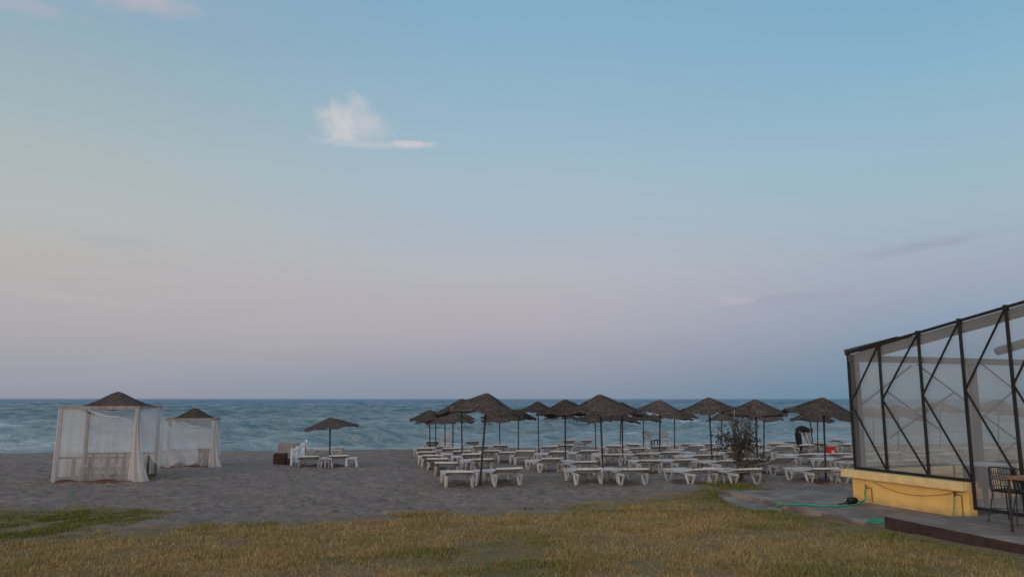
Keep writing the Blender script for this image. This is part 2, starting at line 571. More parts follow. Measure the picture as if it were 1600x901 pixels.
    hb = nt.math('MULTIPLY_ADD', nt.noise(tc, 7, 5, 0.7), 1.0, nt.math('MULTIPLY', fine, 0.25))
    nt.link(nt.bump(hb, 1.0, 0.09), b.inputs['Normal'])
    me = grid_mesh('beach', X, Y, Z, {'grass': soilm}, m)
    o = link('beach', me, m)
    tag(o, 'grey trampled sand running down to the sea', None, None, 'structure')


make_ground()


def make_grass():
    n = 1700000
    # more blades close to the camera, where each shows larger
    y = 5.8 + (rng.random(n) ** 1.25) * 14.5
    half = 0.76 * y + 1.4
    x = (rng.random(n) * 2 - 1) * half
    ga, g, _ = grass_amount(x, y)
    gr = green_amount(x, y, g)
    dens = np.clip(ga, 0, 1) ** 1.4
    clump = fbm(x * 3.1, y * 3.1, 61, 3)
    dens = dens * (0.30 + 0.70 * sstep((clump - 0.36) / 0.2))
    keep = rng.random(n) < dens
    # not on the deck
    deckx = np.interp(y, [6, 9.4, 11.7, 14, 16.6, 17.2], [7.6, 6.28, 5.72, 5.12, 4.45, 30])
    keep &= (x < deckx + 0.03)
    x = x[keep]; y = y[keep]; gr = gr[keep]; ga = ga[keep]
    n = len(x)
    z = gz(x, y) - 0.015
    tuft = at(1150, 757)
    tf = sstep(1.3 - np.hypot((x - tuft.x) / 1.5, (y - tuft.y) / 0.8))
    tall = fbm(x * 1.3, y * 1.3, 71, 3)
    h = (0.022 + 0.042 * rng.random(n) ** 1.6) * (0.45 + 1.1 * tall) * (0.7 + 0.5 * ga) * (1 + 1.0 * tf)
    far = (rng.random(n) < 0.02)
    h = np.where(far, h * 1.9, h)
    w = (0.0019 + 0.0022 * rng.random(n)) * (0.8 + 0.04 * y)
    th = rng.random(n) * 2 * np.pi
    lean = (0.25 + 0.9 * rng.random(n)) * h
    la = rng.random(n) * 2 * np.pi
    dx, dy = np.cos(th) * w, np.sin(th) * w
    lx, ly = np.cos(la) * lean, np.sin(la) * lean
    V = np.empty((n, 5, 3), np.float32)
    V[:, 0] = np.stack([x - dx, y - dy, z], -1); V[:, 1] = np.stack([x + dx, y + dy, z], -1)
    mx, my, mz = x + lx * .35, y + ly * .35, z + h * .6
    V[:, 2] = np.stack([mx + dx * .7, my + dy * .7, mz], -1); V[:, 3] = np.stack([mx - dx * .7, my - dy * .7, mz], -1)
    V[:, 4] = np.stack([x + lx, y + ly, z + h * (1.0 - 0.2 * (lean / h > .8))], -1)
    k = np.arange(n, dtype=np.int32)[:, None] * 5
    quads = k + np.array([[0, 1, 2, 3]], np.int32); tris = k + np.array([[3, 2, 4]], np.int32)
    loops = np.concatenate([quads, tris], 1).ravel()
    starts = (np.arange(n, dtype=np.int32)[:, None] * 7 + np.array([[0, 4]], np.int32)).ravel()
    me = bpy.data.meshes.new('grass')
    me.vertices.add(n * 5); me.vertices.foreach_set('co', V.ravel())
    me.loops.add(len(loops)); me.loops.foreach_set('vertex_index', loops)
    me.polygons.add(2 * n); me.polygons.foreach_set('loop_start', starts)
    me.update(calc_edges=True)
    gcol = np.clip(gr + (rng.random(n) - .5) * .5, 0, 1)
    a = me.attributes.new('green', 'FLOAT', 'POINT'); a.data.foreach_set('value', np.repeat(gcol, 5).astype(np.float32))
    a = me.attributes.new('tone', 'FLOAT', 'POINT'); a.data.foreach_set('value', np.repeat(rng.random(n), 5).astype(np.float32))
    m, nt, b = new_mat('grass_blades')
    ga_ = nt.new('ShaderNodeAttribute', attribute_name='green').outputs['Fac']
    tn = nt.new('ShaderNodeAttribute', attribute_name='tone').outputs['Fac']
    tc = nt.new('ShaderNodeTexCoord').outputs['Object']
    pt = nt.noise(tc, 0.55, 4)
    dry = nt.ramp(tn, [(0.0, c4((0.25, 0.150, 0.062))), (0.5, c4((0.43, 0.272, 0.118))), (1.0, c4((0.58, 0.410, 0.200)))])
    dry2 = nt.ramp(tn, [(0.0, c4((0.22, 0.158, 0.070))), (1.0, c4((0.48, 0.372, 0.175)))])
    dry = nt.mix(nt.ramp(pt, [(0.4, 0.0), (0.6, 1.0)]), dry, dry2)
    grn = nt.ramp(tn, [(0.0, c4((0.045, 0.060, 0.010))), (1.0, c4((0.185, 0.210, 0.040)))])
    nt.link(nt.mix(ga_, dry, grn), b.inputs['Base Color'])
    b.inputs['Roughness'].default_value = 0.8; b.inputs['Specular IOR Level'].default_value = 0.1
    me.materials.append(m)
    o = link('grass', me)
    tag(o, 'short straw coloured grass with greener patches in front of the sand', 'grass', None, 'stuff')
    print('grass blades', n)


make_grass()

# ------------------------------------------------------------------ sea
SEA = -1.0


def make_sea():
    ys = np.concatenate([28 * 1.0045 ** np.arange(0, 520), 288 * 1.008 ** np.arange(0, 260), 288 * 1.008 ** 259 * 1.05 ** np.arange(1, 62)])
    u = np.linspace(-1, 1, 620); u = 1.9 * (0.55 * u + 0.45 * u ** 3)
    Y = np.repeat(ys[:, None], len(u), 1)
    X = u[None, :] * ys[:, None]
    # shore-aligned coordinates: s towards the sea, q along the shore
    s = X * E2.x + Y * E2.y; q = X * E1.x + Y * E1.y
    Z = np.zeros_like(X)
    r = np.random.default_rng(5)
    for lam, amp in [(34, .15), (21, .12), (14, .10), (9.5, .085), (7.1, .07), (5.3, .06), (4.1, .05), (3.1, .042), (2.3, .034), (1.7, .024), (1.25, .016)]:
        for j in range(3):
            a = r.normal(0, 0.42); k = 2 * np.pi / lam
            ph = k * (s * np.cos(a) + q * np.sin(a)) + r.random() * 6.28 + 1.2 * (fbm(q * .03 + lam, s * .03, 51 + j, 2) * 6.28)
            vis = sstep((lam * 110 - Y) / (lam * 60))
            wv = np.sin(ph)
            Z += amp * 1.05 * (wv + 0.35 * (wv ** 2)) * vis * (0.75 + .5 * fbm(q / lam * .4, s / lam * .25, 80 + j, 2))
    foam = np.zeros_like(X)
    # breakers: (distance to the sea line along s, q range)
    for s0, q0, q1, ht, ph in [(66, -75, -38, .42, 1.), (78, 22, 42, .36, 2.), (55.5, -90, -30, .22, 3.), (62, -26, -8, .22, 4.), (96, -10, 22, .30, 5.), (58, 10, 34, .18, 6.), (100, -90, -60, .3, 7.), (84, -60, -25, .26, 9.), (72, 30, 60, .22, 11.), (110, 30, 70, .28, 12.)]:
        sc = s0 + 2.2 * np.sin(q * .11 + ph) + 1.2 * (fbm(q * .25, q * 0 + ph, 33, 2) - .5)
        en = sstep((q - q0) / 5) * sstep((q1 - q) / 5) * (0.5 + 0.8 * fbm(q * .35, q * 0 + ph, 37, 3))
        d = s - sc
        Z += ht * en * np.where(d < 0, np.exp(-(d / .55) ** 2), np.exp(-(d / 1.5) ** 2))
        foam += en * np.exp(-((d + .05) / .55) ** 2) * sstep((fbm(q * 1.1, s * .8, 44, 3) - .36) / .15) * 1.0
        foam += en * .5 * np.exp(-((d - 2.4) / 2.0) ** 2) * sstep((fbm(q * .7, s * 1.6, 46, 4) - .52) / .12)
    # wash at the water's edge, broken streaks further out
    yc = crest(X)
    edge = Y - yc
    foam += 0.38 * np.exp(-((edge - 8 - 1.5 * np.sin(q * .2)) / 2.6) ** 2) * sstep((fbm(q * .5, s * 1.1, 55, 4) - .44) / .14)
    foam += 0.15 * sstep((95 - Y) / 45) * sstep((fbm(q * .28, s * .9, 57, 4) - .56) / .10)
    foam += 0.18 * sstep((420 - Y) / 250) * sstep((fbm(q * .16, s * .5, 59, 4) - .655) / .05)
    Z *= 0.30 + 0.70 * sstep((Y - crest(X) - 4) / 9)
    Z += SEA
    m, nt, b = new_mat('sea_water')
    tc = nt.new('ShaderNodeTexCoord').outputs['Object']
    fo = nt.new('ShaderNodeAttribute', attribute_name='foam').outputs['Fac']
    v = nt.mapping(tc, (.7, 1.0, 1), (0, 0, -ANG))
    patch = nt.noise(nt.mapping(tc, (.012, .05, 1), (0, 0, -ANG)), 1.0, 5)
    col = nt.ramp(patch, [(0.35, c4((0.068, 0.138, 0.172))), (0.65, c4((0.122, 0.200, 0.228)))])
    sheen_paint = nt.new('ShaderNodeAttribute', attribute_name='far_sheen_paint').outputs['Fac']
    col = nt.mix(sheen_paint, col, c4((0.105, 0.225, 0.325)))  # far water: painted colour stands in for reflected sky, specular fades out
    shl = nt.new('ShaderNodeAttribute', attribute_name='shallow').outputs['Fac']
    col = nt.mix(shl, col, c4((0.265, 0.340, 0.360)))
    trough_shade = nt.noise(nt.mapping(tc, (.55, 1.3, 1), (0, 0, -ANG)), 1.0, 6, .7)
    col = nt.mix(nt.ramp(trough_shade, [(.36, .55), (.52, 0.0)]), col, c4((0.035, 0.105, 0.150)))  # dark wave troughs painted into the water colour
    fcol = nt.noise(v, 6, 4)
    fm = nt.math('MULTIPLY', fo, nt.ramp(fcol, [(0.3, 0.35), (0.6, 1.0)]), clamp=True)
    col = nt.mix(fm, col, c4((0.62, 0.64, 0.66)))
    nt.link(col, b.inputs['Base Color'])
    nt.link(nt.math('MULTIPLY_ADD', fm, 0.5, 0.22), b.inputs['Roughness'])
    b.inputs['IOR'].default_value = 1.33
    nt.link(nt.math('MULTIPLY_ADD', nt.new('ShaderNodeAttribute', attribute_name='far_sheen_paint').outputs['Fac'], -0.31, 0.32), b.inputs['Specular IOR Level'])
    w1 = nt.noise(v, 0.35, 6, 0.62); w2 = nt.noise(v, 1.6, 5, 0.6); w3 = nt.noise(nt.mapping(tc, (.05, .16, 1), (0, 0, -ANG)), 1.0, 5, .6)
    hh = nt.math('MULTIPLY_ADD', w1, 1.3, nt.math('MULTIPLY_ADD', w2, 0.55, nt.math('MULTIPLY', w3, 1.0)))
    nt.link(nt.bump(hh, 1.0, 0.9), b.inputs['Normal'])
    o = link('sea', grid_mesh('sea', X, Y, Z, {'foam': np.clip(foam, 0, 1), 'far_sheen_paint': sstep((Y - 70) / 420), 'shallow': np.clip(.9 * sstep((170 - Y) / 150) * (.72 + .4 * fbm(q * .05, s * .2, 63, 3)), 0, 1)}, m))
    tag(o, 'choppy teal sea with a few small breakers', None, None, 'structure')


make_sea()

# ------------------------------------------------------------------ sun loungers
LOUNGE_W = 0.65; TOPZ = 0.338


def lounger_meshes():
    out = {}
    w = LOUNGE_W / 2
    f = MB()
    for s in (-1, 1):
        f.box((s * w - .028, 0.70, TOPZ - .055), (s * w + .028, 1.90, TOPZ), .015)
        f.box((s * w - .026, 0.08, TOPZ - .06), (s * w + .022, 0.698, TOPZ - .028), .012)
    f.box((-w + .03, 1.84, TOPZ - .055), (w - .03, 1.90, TOPZ - .002), .015)
    f.box((-w + .03, 0.69, TOPZ - .06), (w - .03, 0.73, TOPZ - .037), .012)
    out['frame'] = f.mesh('lounger_frame', M['plastic'])
    st = MB()
    k = 11
    for i in range(k):
        y0 = 0.755 + i * (1.08 / k)
        st.box((-w + .029, y0, TOPZ - .035), (w - .029, y0 + .078, TOPZ - .012), .006)
    out['seat'] = st.mesh('lounger_seat', M['plastic'])
    for name, a in (('flat', 9.0), ('low', 12.5), ('raised', 19.0)):
        bk = MB()
        for s in (-1, 1):
            bk.box((s * (w - .03) - .05, -.70, -.035), (s * (w - .03) + .05, 0.0, .0), .012)
        bk.box((-w - .015, -.735, -.045), (w + .015, -.685, .008), .015)
        for i in range(6):
            y0 = -.66 + i * .108
            bk.box((-w + .075, y0, -.03), (w - .075, y0 + .082, -.008), .006)
        bk.xform(Matrix.Translation((0, .72, TOPZ - .002)) @ Matrix.Rotation(-R(a), 4, 'X'))
        out['back_' + name] = bk.mesh('lounger_backrest', M['plastic'])

    def leg(s, y0, wd):
        g = MB()
        zt = TOPZ - .045; x0 = s * w
        foot = wd * .26
        def arm(ya, yb):
            b_ = MB(); tw = .040; bw = .028
            vs = []
            for (yy, zz, ww) in ((yb, 0.0, bw), (ya, zt, tw)):
                for dx in (-.024, .024):
                    for dy in (-ww / 2, ww / 2):
                        vs.append((x0 + dx + s * .015 * (zt - zz) / zt, yy + dy, zz))
            g.add(vs, [(0, 2, 3, 1), (4, 5, 7, 6), (0, 1, 5, 4), (2, 6, 7, 3), (0, 4, 6, 2), (1, 3, 7, 5)])
        arm(y0, y0 + wd / 2 - foot / 2); arm(y0 + wd, y0 + wd / 2 + foot / 2)
        g.box((x0 - .022 + s * .014, y0 + wd / 2 - foot / 2 + .005, 0.0), (x0 + .022 + s * .014, y0 + wd / 2 + foot / 2 - .005, .035), .008)
        # web under the rail
        vs = [(x0 + dx, yy, zz) for dx in (-.012, .012) for yy, zz in ((y0 + .02, zt), (y0 + wd - .02, zt), (y0 + wd * .86, zt - .045), (y0 + wd * .14, zt - .045))]
        g.add(vs, [(0, 1, 2, 3)[::-1], (4, 5, 6, 7), (0, 4, 5, 1)[::-1], (1, 5, 6, 2)[::-1], (2, 6, 7, 3)[::-1], (3, 7, 4, 0)[::-1]])
        return g.mesh('lounger_leg', M['plastic'])
    out['legs'] = [leg(s, y0, wd) for s in (-1, 1) for y0, wd in ((.06, .54), (1.28, .54))]
    return out


LM = lounger_meshes()


def make_lounger(kind):
    t = empty('sun_lounger')
    link('frame', LM['frame'], None, t); link('seat', LM['seat'], None, t)
    link('backrest', LM['back_' + kind], None, t)
    for l in LM['legs']: link('leg', l, None, t)
    return t


PROTO = {}
LOUNGERS = []


def put_lounger(px, py, kind=None, rz=None, local=True):
    kind = kind or random.choices(['flat', 'low', 'raised'], [6, 3, 1])[0]
    if kind not in PROTO:
        PROTO[kind] = make_lounger(kind); o = PROTO[kind]
    else:
        o = dup(PROTO[kind])
    p = at(px, py)
    a = ANG + (R(random.gauss(0, 4.2)) if rz is None else rz)
    e2 = Vector((-math.sin(a), math.cos(a), 0))
    if local: p = p - e2 * 0.22
    mid = p + e2 * 0.95
    sl = math.atan2(float(gz(*(p + e2 * 1.9).xy)) - float(gz(*p.xy)), 1.9)
    o.rotation_euler = (sl, R(random.uniform(-.8, .8)), a)
    o.location = (p.x, p.y, float(gz(p.x, p.y)) - 0.012)
    LOUNGERS.append(dict(o=o, px=px, py=py, kind=kind, lx=p.dot(E1), ly=p.dot(E2)))
    return o


LOUNGE_SPOTS = [
    # front row
    (718, 762, 'flat'), (794, 759, 'low'), (921, 757, 'flat'), (991, 757, 'flat'), (1100, 757, 'flat'), (1168, 757, 'flat'), (1288, 756, 'flat'), (1340, 757, 'flat'),
    # left pair of columns
    (697, 744, 'flat'), (684, 736, 'flat'), (675, 729.5, 'flat'), (668, 722.5, 'flat'), (664, 715, 'flat'), (694, 711.5, 'flat'), (704, 717, 'low'), (721, 723, 'low'), (736, 729, 'low'), (753, 737, 'flat'),
    # centre left
    (768, 720, 'flat'), (793, 723, 'flat'), (820, 727.5, 'raised'), (752, 711, 'flat'), (783, 709, 'flat'),
    (861, 738.5, 'low'), (873, 724, 'low'), (859, 711.5, 'flat'), (884, 708.5, 'flat'), (890, 699, 'flat'), (918, 698.5, 'flat'), (914, 742, 'flat'), (919, 722, 'low'),
    # centre
    (957, 727.5, 'flat'), (960, 710, 'flat'), (991, 707, 'flat'), (998, 715, 'flat'), (1007, 726, 'flat'), (1016, 739.5, 'flat'), (1031, 713, 'low'), (1048, 723, 'flat'), (1071, 738, 'flat'),
    (1077, 706.5, 'flat'), (1087, 716, 'raised'), (1100, 729, 'flat'), (1119, 728, 'flat'), (1108, 706, 'flat'), (1122, 716, 'low'),
    (1138, 740, 'flat'), (1172, 740, 'low'), (1150, 723, 'flat'), (1168, 712, 'flat'),
    # right
    (1227, 742, 'raised'), (1194, 738, 'flat'), (1264, 727, 'flat'), (1224, 717.5, 'raised'), (1213, 706, 'flat'), (1240, 701, 'flat'), (1258, 709, 'flat'), (1283, 705.5, 'flat'), (1310, 726, 'flat'), (1309, 698.5, 'flat'), (1325, 707, 'flat'), (1330, 735, 'low'),
    (739, 701, 'flat'), (676, 701, 'flat'),
    # beyond the terrace, seen through its clear walls
    (1378, 741, 'flat'), (1420, 739, 'flat'), (1390, 724, 'flat'), (1432, 722, 'flat'), (1476, 727, 'flat'), (1500, 716, 'flat'), (1375, 710, 'flat'), (1415, 708, 'low'), (1460, 706, 'flat'), (1545, 715, 'flat'), (1580, 712, 'flat'),
]
for s in LOUNGE_SPOTS: put_lounger(*s)
# the pair under the lone parasol and the one lying sideways behind them
LONE = [put_lounger(482, 731.5, 'flat', rz=R(4)), put_lounger(529, 730, 'flat', rz=R(2))]
SIDE = put_lounger(538, 711, 'flat', rz=R(79), local=False)
for d in LOUNGERS[-3:]: d['special'] = True

ORD = ['first', 'second', 'third', 'fourth', 'fifth', 'sixth', 'seventh', 'eighth', 'ninth', 'tenth', 'eleventh', 'twelfth', 'thirteenth', 'fourteenth', 'fifteenth', 'sixteenth']
field = [d for d in LOUNGERS if not d.get('special') and d['px'] < 1350]
beyond = [d for d in LOUNGERS if not d.get('special') and d['px'] >= 1350]
rows = {}
for d in field:
    r = 0 if d['py'] > 752 else 1 if d['py'] > 733 else 2 if d['py'] > 725.5 else 3 if d['py'] > 719.5 else 4 if d['py'] > 712.5 else 5 if d['py'] > 703 else 6
    rows.setdefault(r, []).append(d)
RN = ['the front row', 'the second row', 'the third row', 'the fourth row', 'the fifth row', 'the sixth row', 'the last row by the sea']
for r, ds in rows.items():
    ds.sort(key=lambda d: d['px'])
    for i, d in enumerate(ds):
        where = 'leftmost' if i == 0 else 'rightmost' if i == len(ds) - 1 else ORD[i] + ' from left'
        short = {'flat': 'white plastic lounger', 'low': 'white lounger with head end tipped up', 'raised': 'white lounger with steeply raised head end'}[d['kind']]
        tag(d['o'], f'{short}, {where} in {RN[r]}', 'sun lounger', 'white loungers in rows on the sand')
beyond.sort(key=lambda d: d['px'])
for i, d in enumerate(beyond):
    tag(d['o'], f'white lounger seen through the clear terrace wall, {ORD[i]} from left', 'sun lounger', 'white loungers in rows on the sand')
tag(LONE[0], 'white lounger left of the lone thatched parasol', 'sun lounger', 'loungers around the lone parasol')
tag(LONE[1], 'white lounger right of the pole of the lone parasol', 'sun lounger', 'loungers around the lone parasol')
tag(SIDE, 'white lounger lying sideways to the sea behind the lone parasol', 'sun lounger', 'loungers around the lone parasol')

# ------------------------------------------------------------------ small white side tables
tt = MB(); tt.box((-.23, -.23, .345), (.23, .23, .375), .012); tt.box((-.2, -.2, .315), (.2, .2, .344), .006)
T_TOP = tt.mesh('side_table_top', M['lilac'])
T_LEG = []
for sx in (-1, 1):
    for sy in (-1, 1):
        l = MB()
        a = (sx * .225, sy * .225); c = (sx * .185, sy * .185)
        vs = [(a[0] + dx, a[1] + dy, 0) for dx in (-.018, .018) for dy in (-.018, .018)] + [(c[0] + dx, c[1] + dy, .335) for dx in (-.034, .034) for dy in (-.034, .034)]
        l.add(vs, [(0, 2, 3, 1), (4, 5, 7, 6), (0, 1, 5, 4), (2, 6, 7, 3), (0, 4, 6, 2), (1, 3, 7, 5)])
        T_LEG.append(l.mesh('side_table_leg', M['lilac']))
tproto = empty('side_table')
link('table_top', T_TOP, None, tproto)
for l in T_LEG: link('leg', l, None, tproto)
TABLES = [
    (754, 757, 'pale side table at the pole of the leftmost front parasol'),
    (951, 753, 'pale side table beside the pole of the big front parasol'),
    (729, 737, 'lilac white side table behind the leftmost front lounger'),
    (714, 729, 'lilac white side table in the left column, second from front'),
    (697, 724, 'lilac white side table in the left column, third from front'),
    (1038, 738, 'pale side table between two second row loungers near the middle'),
    (887, 738, 'lilac white side table by the second row pole near the middle'),
    (845, 724, 'pale side table left of the second row middle pole, further back'),
    (936, 724, 'pale side table between loungers behind the big front parasol'),
    (984, 725, 'pale side table right of the paired poles in the middle'),
    (1118, 753, 'bluish white side table beside the dead shrub'),
    (1078, 722, 'pale side table among the fourth row loungers near the middle'),
    (1290, 724, 'pale side table left of the pole near the terrace'),
    (1204, 738, 'pale side table just right of the dead shrub'),
    (508.5, 730.5, 'white side table left of the lone parasol pole'),
    (547.5, 730.5, 'white side table at the right end of the lone parasol group'),
    (500, 731, 'small white side table touching the left lone parasol lounger'),
]
for i, (px, py, lab) in enumerate(TABLES):
    o = tproto if i == 0 else dup(tproto)
    p = at(px, py)
    o.location = (p.x, p.y + .2, p.z - .01); o.rotation_euler = (0, 0, ANG + R(random.uniform(-12, 12)))
    if i >= 14: o.scale = (.85, .85, .95)
    if i == 16: o.scale = (.55, .55, .9)
    tag(o, lab, 'side table', 'small plastic tables between the loungers')


# ------------------------------------------------------------------ thatched parasols
def canopy_mesh(seed, R0=1.0, hgt=0.41, n=72, rings=15, square=0.0, strands=900, skirt=0.035):
    """reed canopy: upper and lower skin, ragged rim, loose reeds lying down the slope"""
    rr = np.random.default_rng(seed)
    b = MB()
    p1, p2, p3 = rr.random(3) * 6.28
    sag = rr.random(n) * .5

    def rim(a):
        return 1 + .025 * math.sin(3 * a + p1) + .018 * math.sin(7 * a + p2)

    def drop(a):
        return .035 * math.sin(2 * a + p1) + .028 * math.sin(5 * a + p3) + .014 * math.sin(11 * a + p2)

    def sq(a):
        if not square: return 1.0
        c, s_ = abs(math.cos(a)), abs(math.sin(a))
        return (1 - square) + square / max(c, s_)

    def prof(t):
        # rounded crown, straight slope, slight flare near the rim
        base = t + 0.34 * t * t * (1 - t) - 0.16 * t * (1 - t) ** 2
        dome = 0.05 * math.exp(-(t / .10) ** 2)
        return -(base) - dome * -1.0 * 0 - 0.0 + (0.0 if t > .12 else -0.02 * (t / .12) + .0)
    def pt(a, t, off=0.0):
        rad = R0 * t * (1 + (rim(a) * sq(a) - 1) * t)
        z = hgt * prof(t) + drop(a) * t ** 3 * R0 + off
        if t < .12: z = hgt * prof(.12) + (hgt * .075) * (1 - (t / .12) ** 2) + off
        z += 0.005 * math.sin(a * 23 + 9 * t + p1) * t
        return Vector((rad * math.cos(a), rad * math.sin(a), z))
    ts = [0.02, .06, .12, .19, .27, .35, .43, .51, .59, .67, .75, .83, .90, .96, 1.0]
    vs = []; uvs = []
    for t in ts:
        for i in range(n):
            a = 2 * math.pi * i / n
            jit = rr.normal(0, .006)
            vs.append(pt(a, t, jit)); uvs.append((i / n, t))
    nt_ = len(ts)
    # ragged skirt hanging from the rim, then the lower skin going back in
    for i in range(n):
        a = 2 * math.pi * i / n
        p = pt(a, 1.0); vs.append(p + Vector((-.01 * math.cos(a), -.01 * math.sin(a), -skirt * (0.5 + 1.1 * rr.random())))); uvs.append((i / n, 1.06))
    for t in (.9, .6, .3, .05):
        for i in range(n):
            a = 2 * math.pi * i / n
            vs.append(pt(a, t, -.035)); uvs.append((i / n, t))
    tot = nt_ + 5
    fs = []
    for j in range(tot - 1):
        for i in range(n):
            k = (i + 1) % n
            fs.append((j * n + i, (j + 1) * n + i, (j + 1) * n + k, j * n + k))
    fs.append(tuple(range(n)))
    nv = len(vs)
    fuv = []
    for f in fs:
        c = [uvs[i] for i in f]
        us = [x[0] for x in c]
        if len(f) == 4 and max(us) - min(us) > .5:
            c = [(u + 1 if u < .5 else u, v) for u, v in c]
        fuv.append(c)
    # loose reeds
    for _ in range(strands):
        a = rr.random() * 2 * math.pi; t0 = rr.random() ** .6 * .95; L = .10 + .22 * rr.random()
        over = rr.random() < .25
        t1 = min(1.0 if not over else 1.0 + .05 * rr.random(), t0 + L)
        da = rr.normal(0, .03)
        q0 = pt(a, min(t0, 1), .012); q1 = pt(a + da, min(t1, 1.0), .012 + .02 * rr.random())
        if t1 > 1: q1 += Vector((math.cos(a), math.sin(a), -.5)) * (t1 - 1) * R0
        w = .006 + .007 * rr.random()
        tv = Vector((-math.sin(a), math.cos(a), 0)) * w
        k = len(vs)
        vs += [q0 - tv, q0 + tv, q1 + tv * .4, q1 - tv * .4]
        fs.append((k, k + 1, k + 2, k + 3)); u = rr.random()
        fuv.append([(u, t0), (u + .002, t0), (u + .002, t1), (u, t1)])
    # fringe
    for _ in range(int(strands * .5)):
        a = rr.random() * 2 * math.pi
        q0 = pt(a, .985, .005); L = skirt * (.4 + 1.3 * rr.random() ** 2)
        q1 = q0 + Vector((math.cos(a) * .03 + rr.normal(0, .015), math.sin(a) * .03 + rr.normal(0, .015), -L))
        w = .007 + .010 * rr.random(); tv = Vector((-math.sin(a), math.cos(a), 0)) * w
        k = len(vs)
        vs += [q0 - tv, q0 + tv, q1 + tv * .5, q1 - tv * .5]
        fs.append((k, k + 1, k + 2, k + 3)); u = rr.random()
        fuv.append([(u, 1), (u + .002, 1), (u + .002, 1.1), (u, 1.1)])
    me = bpy.data.meshes.new('canopy')
    me.from_pydata([tuple(v) for v in vs], [], fs); me.update()
    uvl = me.uv_layers.new(name='UVMap')
    flat = [x for c in fuv for x in c]
    uvl.data.foreach_set('uv', [y for x in flat for y in x])
    me.materials.append(M['thatch'])
    sm = [i < (tot - 1) * n for i in range(len(me.polygons))]
    me.polygons.foreach_set('use_smooth', sm)
    return me


CANOPY = [canopy_mesh(s) for s in (1, 2, 3, 4, 5, 6)]
UPOLE = MB().tube([(0, 0, 0), (0, 0, 1)], .027, 10).mesh('parasol_pole', M['pole'], True)
caps = MB()
rr_ = random.Random(3)
caps.tube([(0, 0, -.075), (0, 0, -.045), (0, 0, -.015), (0, 0, .0)], [.135, .118, .08, .03], 16)
for i in range(60):
    a = rr_.random() * 6.28; r0 = .09 + .03 * rr_.random(); ln = .05 + .05 * rr_.random()
    caps.tube([(math.cos(a) * r0 * .6, math.sin(a) * r0 * .6, -.012), (math.cos(a) * r0 * 1.1, math.sin(a) * r0 * 1.1, -.045), (math.cos(a) * (r0 + ln), math.sin(a) * (r0 + ln), -.085 - ln * .45)], [.006, .006, .003], 4, False)
def cap_mesh():
    me = caps.mesh('parasol_cap', M['thatch'])
    uvl = me.uv_layers.new(name='UVMap')
    for p in me.polygons:
        for li in p.loop_indices:
            v = me.vertices[me.loops[li].vertex_index].co
            uvl.data[li].uv = (math.atan2(v.y, v.x) / 6.283 % 1, math.hypot(v.x, v.y))
    return me
CAP = cap_mesh()
ribs = MB()
for i in range(8):
    a = 2 * math.pi * i / 8 + .2
    c, s = math.cos(a), math.sin(a)
    ribs.bar((c * .03, s * .03, -.12), (c * .9, s * .9, -.395), .022, .022)
    ribs.bar((c * .03, s * .03, -.40), (c * .48, s * .48, -.235), .016, .016)
RIBS = ribs.mesh('parasol_ribs', M['pole'])

uproto = []
for i, cm in enumerate(CANOPY):
    t = empty('thatched_parasol')
    link('pole', UPOLE, None, t); cn = link('canopy', cm, None, t)
    link('cap', CAP, None, cn); link('ribs', RIBS, None, cn)
    uproto.append([t, False])
